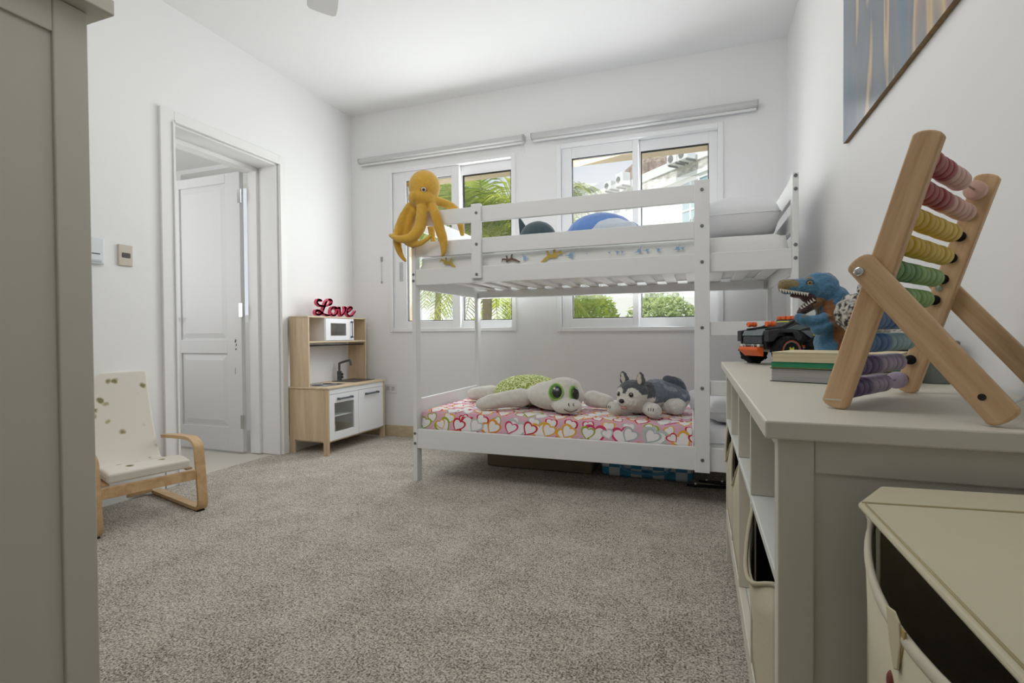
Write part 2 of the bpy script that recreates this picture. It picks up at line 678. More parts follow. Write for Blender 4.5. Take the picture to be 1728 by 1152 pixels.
for k, W in enumerate(WIN):
    r = thing('window_%d' % (k + 1), ['white sliding window behind the octopus with palms outside', 'white sliding window with a view of a white house'][k], 'window', ((W['x0'] + W['x1']) / 2, YBK, W['z0']))
    r['kind'] = 'structure'
    x0, x1, z0, z1 = W['x0'], W['x1'], W['z0'], W['z1']
    f = MB()
    ring(f, x0, x1, z0, z1, x0 + .034, x1 - .034, z0 + .032, z1 - .034, YBK - .014, YBK + .075)
    f.build('window_frame', UPVC, r, bevel=.004)
    mid = (W['gl'][1] + W['gr'][0]) / 2
    s = MB()
    ring(s, x0 + .034, W['gr'][0] - .012, z0 + .032, z1 - .034, W['gl'][0], W['gl'][1], W['zg'][0], W['zg'][1], YBK + .006, YBK + .040)
    s.box(x0 + .040, x0 + .046, YBK - .002, YBK + .006, z0 + .05, z1 - .06)
    sa = s.build('sash', UPVC, r, bevel=.003)
    g = MB()
    ring(g, W['gl'][0] - .001, W['gl'][1] + .001, W['zg'][0] - .001, W['zg'][1] + .001, W['gl'][0] + .006, W['gl'][1] - .001, W['zg'][0] + .006, W['zg'][1] - .006, YBK + .012, YBK + .036)
    g.build('gasket', GASKET, sa)
    s = MB()
    ring(s, W['gr'][0] - .05, x1 - .034, z0 + .032, z1 - .034, W['gr'][0], W['gr'][1], W['zg'][0], W['zg'][1], YBK + .042, YBK + .072)
    sb = s.build('sash', UPVC, r, bevel=.003)
    g = MB()
    ring(g, W['gr'][0] - .001, W['gr'][1] + .001, W['zg'][0] - .001, W['zg'][1] + .001, W['gr'][0] + .006, W['gr'][1] - .006, W['zg'][0] + .006, W['zg'][1] - .006, YBK + .046, YBK + .070)
    g.build('gasket', GASKET, sb)
    for q, (a, b_) in enumerate((W['gl'], W['gr'])):
        p = MB()
        yy = YBK + (.024 if q == 0 else .057)
        p.box(a + .003, b_ - .001, yy, yy + .004, W['zg'][0] + .003, W['zg'][1] - .003)
        p.build('pane', glass_mat(), (sa, sb)[q])
    if k == 0:
        h = MB()
        h.box(W['gl'][0] - .072, W['gl'][0] - .040, YBK + .0, YBK + .008, 1.335, 1.50)
        h.box(W['gl'][0] - .066, W['gl'][0] - .046, YBK - .003, YBK + .002, 1.40, 1.475)
        h.build('window_handle', mat('handle_grey', (176, 178, 180), .4, metal=.4), sa, bevel=.003)
    v = MB()
    ring(v, x0 + .0121, x1 - .0121, z0 + .0121, z1 - .0121, W['gl'][0] - .075, x1 - .036, z0 + .036, W['zg'][1] + .006, YBK + .078, YBK + .225)
    v.build('outer_reveal', BEIGE, r)

# eave over the windows outside
e = MB()
e.box(-3.4, 1.0, YBK + .22, YBK + .75, 2.83, 2.98)
struct(e.build('eave_slab', BEIGE))

# blinds
BLND = mat('blind_cassette', (196, 196, 196), .5)
BLN2 = mat('blind_fabric', (226, 226, 226), .8)
for k, (x0, x1, lab) in enumerate(((-2.782, -1.266, 'slim grey roller blind cassette above the window behind the octopus'),
                                   (-1.205, .371, 'slim grey roller blind cassette above the window nearer the right wall'))):
    r = thing('roller_blind', lab, 'blind', ((x0 + x1) / 2, YBK, 2.38), 'roller blinds over the windows')
    c_ = MB()
    prof = [(YBK - .001, 2.412), (YBK - .052, 2.412), (YBK - .066, 2.404), (YBK - .070, 2.39), (YBK - .066, 2.374), (YBK - .052, 2.366), (YBK - .001, 2.366)]
    c_.prism(prof, lambda a, b_, d_: (d_, a, b_), x0 + .008, x1 - .008)
    c_.build('cassette', BLND, r, bevel=.0015)
    for x in (x0, x1 - .008):
        c_ = MB()
        c_.prism([(YBK - .0005 + (a - YBK) * 1.02, 2.389 + (b_ - 2.389) * 1.06) for a, b_ in prof], lambda a, b_, d_: (d_, a, b_), x, x + .008)
        c_.build('end_cap', mat('blind_end', (170, 170, 170), .5), r, bevel=.001)
    c_ = MB()
    c_.tube([(x0 + .012, YBK - .036, 2.358), (x1 - .012, YBK - .036, 2.358)], .010, 10)
    c_.build('bottom_bar', BLN2, r)
    if k == 0:
        c_ = MB()
        c_.tube([(x1 - .012, YBK - .062, 2.37), (x1 - .012, YBK - .062, 2.28)], .0016, 6)
        c_.tube([(x1 + .006, YBK - .05, 2.40), (x1 + .006, YBK - .05, 2.27)], .0016, 6)
        c_.build('pull_cord', BLND, r)

# small chain tidy on the wall left of the first window
r = thing('blind_chain', 'short beaded blind chain fixed to the wall left of the octopus window', 'chain holder', (-2.592, YBK, 1.42))
c_ = MB()
for i in range(14):
    c_.ell((-2.592, YBK - .008, 1.345 + i * .0125), (.0028, .0028, .0042), seg=8, rings=6)
c_.build('bead_chain', mat('chain_grey', (150, 150, 150), .4), r, smooth=True)
c_ = MB()
c_.box(-2.600, -2.584, YBK - .012, YBK - .0005, 1.515, 1.555)
c_.build('bracket', mat('chain_grey', (150, 150, 150), .4), r, bevel=.002)
c_ = MB()
c_.box(-2.597, -2.587, YBK - .012, YBK - .0005, 1.325, 1.343)
c_.build('bracket', mat('chain_grey', (150, 150, 150), .4), r, bevel=.002)

# outlet on the back wall
r = thing('wall_outlet', 'white double power outlet low on the wall beside the play kitchen', 'outlet', (-2.512, YBK, .41))
c_ = MB()
c_.box(-2.572, -2.452, YBK - .007, YBK - .0003, .372, .452)
c_.build('plate', mat('outlet_white', (226, 226, 224), .4), r, bevel=.003)
for x in (-2.538, -2.488):
    s_ = MB()
    s_.box(x - .019, x + .019, YBK - .0095, YBK - .007, .395, .431)
    so = s_.build('socket', mat('outlet_grey', (205, 205, 203), .4), r, bevel=.002)
    s_ = MB()
    for dx in (-.007, .007):
        s_.box(x + dx - .0014, x + dx + .0014, YBK - .0099, YBK - .0093, .414, .425)
    s_.box(x - .0025, x + .0025, YBK - .0099, YBK - .0093, .401, .406)
    s_.build('slot', BLACK, so)

# wall controls left of the door
r = thing('wall_switch', 'beige wall switch plate with one dark rocker beside the door casing', 'switch', (XL, 1.872, 1.315))
c_ = MB()
c_.box(XL + .0003, XL + .010, 1.834, 1.910, 1.258, 1.372)
c_.build('plate', mat('switch_beige', (196, 186, 170), .35, spec=.5), r, bevel=.006, seg=3)
c_ = MB()
c_.box(XL + .010, XL + .0125, 1.852, 1.894, 1.302, 1.328)
c_.build('rocker', mat('rocker_dark', (66, 60, 56), .4), r, bevel=.001)
r = thing('wall_thermostat', 'white wall control box half hidden behind the tall cabinet edge', 'thermostat', (XL, 1.715, 1.315))
c_ = MB()
c_.box(XL + .0003, XL + .022, 1.660, 1.762, 1.250, 1.388)
c_.build('case', mat('control_white', (222, 228, 232), .4), r, bevel=.008, seg=3)
c_ = MB()
c_.box(XL + .022, XL + .0228, 1.700, 1.738, 1.300, 1.305)
c_.build('display_slot', BLACK, r)
c_ = MB()
c_.box(XL + .022, XL + .026, 1.675, 1.745, 1.260, 1.272)
c_.build('lower_lip', mat('control_grey', (190, 196, 200), .4), r, bevel=.002)

# ceiling fan (one blade tip reaches into the picture)
FANW = mat('fan_white', (222, 222, 220), .4)
hub = V((-1.335, 1.655, 2.53))
r = thing('ceiling_fan', 'white ceiling fan whose blade tip hangs into view at the top', 'fan', (hub.x, hub.y, ZC))
c_ = MB()
c_.lathe([(.0, .28), (.065, .28), (.06, .24), (.014, .22), (.014, .10), (.07, .08), (.10, .05), (.10, -.03), (.06, -.06), (.0, -.065)], hub, seg=28)
c_.build('motor', FANW, r, smooth=True)
for k in range(4):
    a = math.radians(134.2 + 90 * k)
    dv = V((math.cos(a), math.sin(a), 0))
    sv = V((-dv.y, dv.x, .12)).normalized()
    b = MB()
    out = [(.12, .03), (.2, .058), (.56, .072), (.63, .070), (.648, .058), (.652, .03), (.652, -.03), (.648, -.058), (.63, -.070), (.56, -.072), (.2, -.058), (.12, -.03)]
    b.prism(out, lambda q, s_, d_: hub + dv * q + sv * s_ + V((0, 0, d_ - .02)), -.004, .004)
    b.build('blade', FANW, r, bevel=.002)
# ------------------------------------------------------------------ outdoors
g = MB()
g.box(-40, 30, YBK + .22, 60, -.35, -.25)
struct(g.build('ground_outside', mat('pale_paving', (196, 190, 176), .9, var=.2, vscale=.6)))


def leaf_mat(name, c1, c2, tr=.35):
    mt = bpy.data.materials.new(name)
    mt.use_nodes = True
    n, l = mt.node_tree.nodes, mt.node_tree.links
    n.clear()
    o = n.new('ShaderNodeOutputMaterial')
    d = n.new('ShaderNodeBsdfDiffuse')
    t = n.new('ShaderNodeBsdfTranslucent')
    x = n.new('ShaderNodeMixShader')
    x.inputs[0].default_value = tr
    tc = n.new('ShaderNodeTexCoord')
    nz = n.new('ShaderNodeTexNoise')
    nz.inputs['Scale'].default_value = 2.4
    nz.inputs['Detail'].default_value = 5
    rp = n.new('ShaderNodeValToRGB')
    rp.color_ramp.elements[0].position = .35
    rp.color_ramp.elements[1].position = .65
    rp.color_ramp.elements[0].color = rgba(c1)
    rp.color_ramp.elements[1].color = rgba(c2)
    l.new(tc.outputs['Object'], nz.inputs['Vector'])
    l.new(nz.outputs['Fac'], rp.inputs['Fac'])
    l.new(rp.outputs['Color'], d.inputs['Color'])
    l.new(rp.outputs['Color'], t.inputs['Color'])
    l.new(d.outputs[0], x.inputs[1])
    l.new(t.outputs[0], x.inputs[2])
    l.new(x.outputs[0], o.inputs[0])
    return mt


LF = [leaf_mat('palm_green', (112, 140, 40), (200, 208, 84), .45), leaf_mat('palm_lime', (182, 204, 40), (232, 236, 90), .5),
      leaf_mat('palm_grey', (110, 128, 74), (188, 194, 132), .4), leaf_mat('bush_green', (134, 166, 60), (206, 220, 100), .45),
      leaf_mat('bush_pale', (140, 162, 104), (200, 214, 150), .45)]
BARK = mat('palm_bark', (168, 152, 120), .9, var=.35, vscale=8, stretch=(1, 1, 6))
STEM = mat('frond_stem', (190, 190, 96), .7)


def frond(mb, org, dirv, length, droop, rnd, n=34, wid=.34):
    org, dirv = V(org), V(dirv).normalized()
    pts = []
    for i in range(9):
        t = i / 8
        pts.append(org + dirv * (length * t) + V((0, 0, -droop * length * t * t)))
    pp = smooth_path(pts, 5)
    mb.tube(pp, lerp_list([.020, .012, .004], len(pp)), 5, mi=1)
    side0 = dirv.cross(V((0, 0, 1)))
    if side0.length < .1:
        side0 = V((1, 0, 0))
    side0.normalize()
    for i in range(n):
        t = .10 + .9 * i / n
        f = t * (len(pp) - 1)
        a = int(min(f, len(pp) - 2))
        p = pp[a].lerp(pp[a + 1], f - a)
        tan = (pp[a + 1] - pp[a]).normalized()
        L = length * wid * (math.sin(PI * min(1, t * .86 + .14)) ** .7) * rnd.uniform(.85, 1.1)
        for sg in (-1, 1):
            dv = (side0 * sg * .95 + tan * .75 + V((0, 0, rnd.uniform(-.35, .05)))).normalized()
            wv = tan * (.016 * length * .55)
            tip = p + dv * L + V((0, 0, -.22 * L))
            md = p + dv * (L * .5)
            mb.add([p - wv * .5, p + wv * .5, md + wv * .9, tip, md - wv * .9], [(0, 1, 2, 4), (4, 2, 3)], 0)


def palm(label, base_, h, lean, n, flen, mi, seed, droop=.55, up=.7, trunk_r=.09, lo=.25):
    rnd = random.Random(seed)
    base_ = V(base_)
    t = thing('palm_tree', label, 'palm tree', base_, 'palms outside the window')
    top = base_ + V((lean[0], lean[1], h))
    pts = smooth_path([base_, base_.lerp(top, .5) + V((lean[0] * -.1, 0, 0)), top], 8)
    b = MB()
    b.tube(pts, [trunk_r * (1.1 - .4 * i / len(pts) + .06 * (i % 2)) for i in range(len(pts))], 10)
    b.build('trunk', BARK, t, smooth=True)
    b = MB()
    for i in range(n):
        a = 2 * PI * i / n + rnd.uniform(-.25, .25)
        e = up * rnd.uniform(lo, 1.5)
        frond(b, top, (math.cos(a), math.sin(a), e), flen * rnd.uniform(.8, 1.1), droop * rnd.uniform(.7, 1.3), rnd)
    b.build('crown', [LF[mi], STEM], t)
    return t


def at_px(u, y):
    p = px(u, 560, 'Y', y)
    return (p.x, y, -.25)


palm('low lime-green palm clump close behind the octopus window', at_px(714, 5.6), .40, (.05, .1), 24, 1.35, 1, 3, .45, 1.3, .06)
palm('broad palm with bright fronds filling the right pane of the octopus window', at_px(818, 8.0), 2.75, (.1, 0), 50, 2.1, 0, 5, .5, 1.0, .09, -.6)
palm('big dark palm farther back seen past the octopus', at_px(736, 13.6), 4.4, (.2, 0), 54, 3.0, 3, 14, .5, 1.0, .1, -.6)
palm('golden-green palm between the tall palms in the octopus window', at_px(880, 11.6), 1.9, (.1, 0), 30, 1.4, 1, 25, .5, 1.1, .08, -.2)
palm('tall palm whose frond tips hang at the left edge of the house window', at_px(960, 12.6), 4.7, (-.3, 0), 18, 1.7, 2, 21, .9, .5)


def bush(label, c, r, mi, seed, n=5200, size=.062):
    rnd = random.Random(seed)
    t = thing('garden_bush', label, 'bush', (c[0], c[1], -.25), 'garden bushes outside')
    b = MB()
    for i in range(n):
        while True:
            q = V((rnd.uniform(-1, 1), rnd.uniform(-1, 1), rnd.uniform(-1, 1)))
            if .25 < q.length < 1:
                break
        q = q.normalized() * (q.length ** .4)
        lumpy = 1 + .28 * noise.noise(V((q.x * 2.3 + seed, q.y * 2.3, q.z * 2.3)))
        p = V((c[0] + q.x * r[0] * lumpy, c[1] + q.y * r[1] * lumpy, c[2] + q.z * r[2] * lumpy))
        if p.z < -.25:
            continue
        d1 = V((rnd.gauss(0, 1), rnd.gauss(0, 1), rnd.gauss(0, .7))).normalized()
        d2 = d1.orthogonal().normalized()
        s = size * rnd.uniform(.6, 1.3)
        b.add([p - d1 * s, p + d2 * s * .38, p + d1 * s, p - d2 * s * .38], [(0, 1, 2, 3)], 0)
    b.build('foliage', LF[mi], t)
    b = MB()
    for i in range(5):
        a = rnd.uniform(0, 6.28)
        b.tube([(c[0], c[1], -.25), (c[0] + math.cos(a) * r[0] * .3, c[1] + math.sin(a) * r[1] * .3, c[2] * .5), (c[0] + math.cos(a) * r[0] * .6, c[1] + math.sin(a) * r[1] * .6, c[2] + r[2] * .3)], [.03, .02, .008], 5)
    b.build('stem', BARK, t)


bush('yellow-green bush at the left of the house window', (-2.0, 10.0, .70), (.56, .6, .98), 3, 2)
bush('grey-green bush in the middle of the house window', (-.62, 9.3, .60), (.66, .6, 1.0), 4, 4)
bush('round bright green bush right of the house window mullion', (.72, 8.8, .62), (.66, .6, 1.0), 3, 6)

# white house across the garden
P0 = px(1197, 566, 'Y', 13.0)
P0 = V((P0.x, P0.y, 0))
dl, dn = V((-.7071, .7071, 0)), V((.7071, .7071, 0))
HW = mat('house_white', (236, 236, 234), .85, bump=.1, bscale=8)
STN = mat('rough_stone_band', (232, 230, 224), .95, col2=(166, 160, 152), vscale=5, stretch=(1, 1, 2.2))
HGL = mat('house_glass', (150, 182, 190), .15, spec=.6)
TH = mat('thatch', (170, 152, 134), .95, col2=(98, 84, 74), vscale=9, stretch=(1, 1, .2))
tz = px(1197, 246.8, 'Y', 13.0).z
z1_ = px(1197, 263, 'Y', 13.0).z
z2_ = px(1197, 280, 'Y', 13.0).z
z3_ = px(1197, 287, 'Y', 13.0).z
hs = thing('neighbour_house', 'white two-storey house with stone band under its parapet across the garden', 'house', P0 + V((0, 0, -.25)))


def hbox(mb, s0, s1, n0, n1, za, zb, mi=0):
    c = P0 + dl * ((s0 + s1) / 2) + dn * ((n0 + n1) / 2) + V((0, 0, (za + zb) / 2))
    mb.obox(c, dl, dn, (0, 0, 1), ((s1 - s0) / 2, (n1 - n0) / 2, (zb - za) / 2), mi)


q = MB()
hbox(q, -6, 26, 0, 7, -.3, z2_)
q.build('wall', HW, hs)
q = MB()
hbox(q, -6, 26, -.04, .5, z2_, z1_)
q.build('stone_band', STN, hs)
q = MB()
hbox(q, -6, 26, -.07, 6.9, z1_, tz)
q.build('parapet', HW, hs)
q = MB()
hbox(q, -6, 26, -.06, .1, z3_, z2_)
q.build('eave_strip', mat('house_trim', (244, 244, 242), .7), hs)
for s0, s1, za, zb in ((-.6, .85, z3_ - 1.15, z3_ - .10),):
    q = MB()
    hbox(q, s0, s1, -.03, .05, za, zb)
    wo = q.build('window', HGL, hs)
    q = MB()
    for i in range(6):
        s_ = s0 + (s1 - s0) * i / 5
        hbox(q, s_ - .02, s_ + .02, -.05, -.03, za, zb)
    for i in range(4):
        z_ = za + (zb - za) * i / 3
        hbox(q, s0, s1, -.05, -.03, z_ - .02, z_ + .02)
    q.build('glazing_bar', HW, wo)
rnd = random.Random(5)
for i in range(7):
    s_ = rnd.uniform(.3, 6)
    z_ = px(1150, 370, 'Y', 13).z + rnd.uniform(-.2, .2)
    a = P0 + dl * s_ + V((0, 0, z_))
    q = MB()
    q.tube([a, a - dn * .12 + V((0, 0, .05)), a - dn * .12 + dl * .1 + V((0, 0, -.25))], .018, 5)
    q.build('pipe', mat('pipe_grey', (120, 118, 116), .6), hs)


def house_at(u, v, off=-.16):
    """point of the facade plane on a sight line"""
    d = right * ((u - 864) / FPX) + down * ((v - 576) / FPX) + fwd
    o = V((0, 0, CAMH))
    return o + d * (((P0 + dn * off - o).dot(dn)) / d.dot(dn))


ACW = mat('unit_white', (232, 232, 230), .6)
for i, (u, v, hgt, lab) in enumerate(((1139, 277, .25, 'white air conditioner box on the parapet, nearer the thatched roof'), (1157, 270, .27, 'white air conditioner box on the parapet beside the sky at the pane edge'),
                                      (1030, 321, .24, 'small far air conditioner on the low end of the parapet'), (1050, 314, .36, 'far air conditioner with dark round grille on the parapet'))):
    p = house_at(u, v, -.30)
    sc = 1 if i < 2 else 1.0
    t = thing('air_conditioner', lab, 'air conditioner', p, 'air conditioners on the house parapet')
    c0 = p + V((0, 0, hgt / 2)) + dn * .02
    q = MB()
    q.obox(c0, dl, dn, (0, 0, 1), (.17 * sc, .13, hgt / 2))
    q.build('case', ACW, t, bevel=.01)
    q = MB()
    q.lathe([(.0, 0), (.085, 0), (.085, .012), (.0, .014)], c0 - dn * .136 + dl * .03, -dn, 16)
    q.build('fan_grille', mat('unit_dark', (120, 122, 122), .6), t)
    q = MB()
    for s_ in (-.12, .12):
        q.obox(p + dl * s_ + dn * .05 + V((0, 0, -.022)), dl, dn, (0, 0, 1), (.015, .15, .02))
    q.build('bracket', mat('unit_dark', (120, 122, 122), .6), t)
# palm-thatch roof behind the parapet
pc = house_at(1104, 300, 3.0)
t = thing('thatched_roof', 'brown palm-thatch hut roof rising behind the white parapet', 'thatched roof', (pc.x, pc.y, z1_))
q = MB()
topz = house_at(1104, 252, 3.0).z
R_ = 1.15
q.lathe([(R_, -.2), (R_ * .92, .25), (R_ * .55, (topz - pc.z) * .62), (.15, topz - pc.z), (0, topz - pc.z + .05)], pc, seg=26)
ob = q.build('thatch_cone', TH, t)
q = MB()
rnd = random.Random(3)
for i in range(420):
    a = rnd.uniform(0, 2 * PI)
    h = rnd.uniform(0, 1)
    r0 = R_ * (1 - h * .8)
    p0 = pc + V((math.cos(a) * r0 * .85, math.sin(a) * r0 * .85, h * (topz - pc.z) + .12))
    p1 = pc + V((math.cos(a) * (r0 + .1), math.sin(a) * (r0 + .1), h * (topz - pc.z) - .38))
    w_ = V((-math.sin(a), math.cos(a), 0)) * .03
    q.add([p0 - w_, p0 + w_, p1 + w_ * .5, p1 - w_ * .5], [(0, 1, 2, 3)])
q.build('thatch_strands', TH, t)

# ------------------------------------------------------------------ sky and lights
wd = bpy.data.worlds.new('sky')
bpy.context.scene.world = wd
wd.use_nodes = True
n, l = wd.node_tree.nodes, wd.node_tree.links
bg = n['Background']
tc = n.new('ShaderNodeTexCoord')
sp = n.new('ShaderNodeSeparateXYZ')
rp = n.new('ShaderNodeValToRGB')
rp.color_ramp.elements[0].position = 0
rp.color_ramp.elements[0].color = (.86, .90, .97, 1)
rp.color_ramp.elements[1].position = .8
rp.color_ramp.elements[1].color = (.48, .64, .95, 1)
nz = n.new('ShaderNodeTexNoise')
nz.inputs['Scale'].default_value = 3.2
nz.inputs['Detail'].default_value = 6
mp = n.new('ShaderNodeMapping')
mp.inputs['Scale'].default_value = (1, 1, 3)
cr = n.new('ShaderNodeValToRGB')
cr.color_ramp.elements[0].position = .42
cr.color_ramp.elements[1].position = .72
mx = n.new('ShaderNodeMix')
mx.data_type = 'RGBA'
mx.inputs['B'].default_value = (.95, .96, .98, 1)
l.new(tc.outputs['Generated'], sp.inputs[0])
l.new(sp.outputs['Z'], rp.inputs['Fac'])
l.new(tc.outputs['Generated'], mp.inputs['Vector'])
l.new(mp.outputs['Vector'], nz.inputs['Vector'])
l.new(nz.outputs['Fac'], cr.inputs['Fac'])
l.new(cr.outputs['Color'], mx.inputs['Factor'])
l.new(rp.outputs['Color'], mx.inputs['A'])
l.new(mx.outputs['Result'], bg.inputs['Color'])
bg.inputs['Strength'].default_value = 1.0


def lamp(name, kind, loc, energy, size=1, size_y=None, to=None, col=(1, 1, 1), rot=None):
    d = bpy.data.lights.new(name, kind)
    d.energy = energy
    d.color = col
    if kind == 'AREA':
        d.size = size
        if size_y:
            d.shape = 'RECTANGLE'
            d.size_y = size_y
    o = bpy.data.objects.new(name, d)
    C.objects.link(o)
    o.location = loc
    if to:
        o.rotation_euler = (V(to) - V(loc)).to_track_quat('-Z', 'Y').to_euler()
    if rot:
        o.rotation_euler = rot
    return o


s = lamp('sun', 'SUN', (0, 0, 10), 4.2, rot=V((.35, .55, -1)).to_track_quat('-Z', 'Y').to_euler(), col=(1, .96, .9))
s.data.angle = math.radians(2)
DAY = (.97, .985, 1)
for k, W in enumerate(WIN):
    cx, cz = (W['x0'] + W['x1']) / 2, (W['z0'] + W['z1']) / 2
    lamp('daylight', 'AREA', (cx, YBK + .0765, cz), (34, 19)[k], W['x1'] - W['x0'] - .14, W['z1'] - W['z0'] - .14, to=(cx - (0, 1.6)[k], 0, cz - .3), col=DAY)
lamp('room_fill', 'AREA', (-1.0, .95, 2.68), 27, 2.0, 1.2, to=(-.8, 3.6, .7), col=(1, .975, .94))  # unseen fill lamp, added to brighten the bunks and back wall
lamp('hall_fill', 'AREA', (-4.3, 1.5, 1.5), 19, 1.2, 1.2, to=(-4.1, 3.2, 2.6))  # unseen lamp added to brighten what shows of the next room

vs = bpy.context.scene.view_settings
vs.view_transform = 'Standard'
vs.look = 'None'
vs.exposure = -.06
vs.gamma = 1.12
# ------------------------------------------------------------------ bunk bed
YF = 2.668
bed = thing('bunk_bed', 'white wooden bunk bed standing under the two windows', 'bunk bed', (-.59, 3.14, 0))


def bpart(name, *bx, bevel=.003, parent=None):
    b = MB()
    for q in bx:
        b.box(*q)
    return b.build(name, BEDW, parent or bed, bevel=bevel)


for x0, x1 in ((-1.611, -1.585), (.405, .431)):
    bpart('post', (x0, x1, YF - .004, YF + .052, 0, 1.612))
    bpart('post', (x0, x1, 3.572, 3.628, 0, 1.612))
XA, XB = -1.585, .405
bpart('guard_rail', (XA, -.021, YF, YF + .022, 1.517, 1.604))
bpart('guard_rail', (XA, -.021, YF, YF + .022, 1.338, 1.424))
bpart('side_rail', (XA, XB, YF, YF + .024, 1.172, 1.265))
bpart('side_rail', (XA, XB, YF, YF + .024, .198, .313))
bpart('side_rail', (XA, XB, 3.598, 3.622, 1.150, 1.262))
bpart('side_rail', (XA, XB, 3.598, 3.622, .198, .313))
# ledges the slats rest on
bpart('slat_ledge', (XA + .02, XB - .02, 3.560, 3.597, 1.150, 1.205))
bpart('slat_ledge', (XA + .02, XB - .02, YF + .025, YF + .05, 1.180, 1.205))
bpart('slat_ledge', (XA + .02, XB - .02, 3.560, 3.597, .20, .236))
bpart('slat_ledge', (XA + .02, XB - .02, YF + .025, YF + .05, .20, .236))
for x0, x1 in ((-1.607, -1.589), (.409, .427)):
    bpart('end_board', (x0, x1, YF + .053, 3.571, 1.150, 1.262))
    bpart('end_board', (x0, x1, YF + .053, 3.571, .26, .490))
    bpart('end_board', (x0, x1, YF + .053, 3.571, 1.508, 1.606))
    bpart('end_board', (x0, x1, YF + .053, 3.571, 1.350, 1.440))
# ladder side and rungs, middle stile
bpart('ladder_post', (-.021, .049, YF - .026, YF - .0005, .195, 1.616))
bpart('middle_stile', (-1.212, -1.152, YF - .022, YF - .0005, 1.194, 1.614))
for z0, z1 in ((.863, .930), (.572, .643)):
    bpart('rung', (.049, .405, YF - .012, YF + .012, z0, z1))
sp_ = mat('slat_white', (232, 232, 230), .6, bump=.06, bscale=20)
for i in range(15):
    x = -1.50 + i * .130
    s_ = MB()
    s_.box(x, x + .068, YF + .027, 3.594, 1.2055, 1.2185)
    s_.build('slat', sp_, bed, bevel=.002)
s_ = MB()
s_.box(XA + .03, XB - .03, YF + .027, 3.594, .2365, .2495)
s_.build('slat_base', sp_, bed)
for (x, y, z) in [(-1.598, YF - .004, 1.236), (-1.598, YF - .004, 1.198), (-1.598, YF - .004, .287), (-1.598, YF - .004, .228), (-1.598, YF - .004, 1.40),
                  (.418, YF - .004, 1.597), (.418, YF - .004, 1.536), (.418, YF - .004, 1.280), (.418, YF - .004, 1.219),
                  (.014, YF - .026, 1.568), (.014, YF - .026, 1.394), (.014, YF - .026, 1.220), (.014, YF - .026, .902), (.014, YF - .026, .608), (.014, YF - .026, .258),
                  (-1.178, YF - .022, 1.562), (-1.178, YF - .022, 1.386), (-1.178, YF - .022, 1.216)]:
    s_ = MB()
    s_.lathe([(.0, .0), (.0085, .0), (.0085, .003), (.0055, .0045), (.0045, .003), (0, .003)], (x, y, z), (0, -1, 0), 12)
    s_.build('bolt', STEEL, bed)
# ------------------------------------------------------------------ mattresses and bedding


def mattress_mesh(mb, x0, x1, y0, y1, z0, z1, n=30, m=14, amp=.004, seed=0, sag=0, drape=False):
    """soft block: rounded edges and slight quilting"""
    vs, fs = [], []
    r = .035
    prof = [(0, 0), (0, .5), (0, 1)]

    def top(i, j):
        u, v_ = i / n, j / m
        x, y = x0 + (x1 - x0) * u, y0 + (y1 - y0) * v_
        e = min((u if drape else min(u, 1 - u)) * (x1 - x0), min(v_, 1 - v_) * (y1 - y0))
        dz = -r * .5 * max(0, 1 - e / r) ** 2
        return (x, y, z1 + dz + amp * noise.noise(V((x * 6 + seed, y * 6, 0))) - sag * u)
    for j in range(m + 1):
        for i in range(n + 1):
            vs.append(top(i, j))
    for j in range(m):
        for i in range(n):
            a = j * (n + 1) + i
            fs.append((a, a + 1, a + n + 2, a + n + 1))
    ringi = [i for i in range(n + 1)] + [j * (n + 1) + n for j in range(1, m + 1)] + [m * (n + 1) + i for i in range(n - 1, -1, -1)] + [j * (n + 1) for j in range(m - 1, 0, -1)]
    b0 = len(vs)
    k = len(ringi)
    lev = (.75, .45, .15, 0)
    cx, cy = (x0 + x1) / 2, (y0 + y1) / 2
    for q, t in enumerate(lev):
        for a in ringi:
            x, y, z = vs[a]
            o = .006 * noise.noise(V((x * 9 + seed, y * 9, t * 3))) + (.008 if 0 < q < 3 else 0)
            dx = (1 if x >= x1 - 1e-6 else -1 if x <= x0 + 1e-6 else 0)
            dy = (1 if y >= y1 - 1e-6 else -1 if y <= y0 + 1e-6 else 0)
            vs.append((x + dx * o, y + dy * o, z0 + (z - z0) * t))
    prev = ringi
    for q in range(len(lev)):
        cur = list(range(b0 + q * k, b0 + (q + 1) * k))
        for i in range(k):
            if drape and abs(vs[ringi[i]][0] - x1) < 1e-6 and abs(vs[ringi[(i + 1) % k]][0] - x1) < 1e-6:
                continue                       # a cloth cover is open at its free end
            fs.append((prev[i], cur[i], cur[(i + 1) % k], prev[(i + 1) % k]))
        prev = cur
    if not drape:
        fs.append(tuple(prev))
    mb.add(vs, fs)


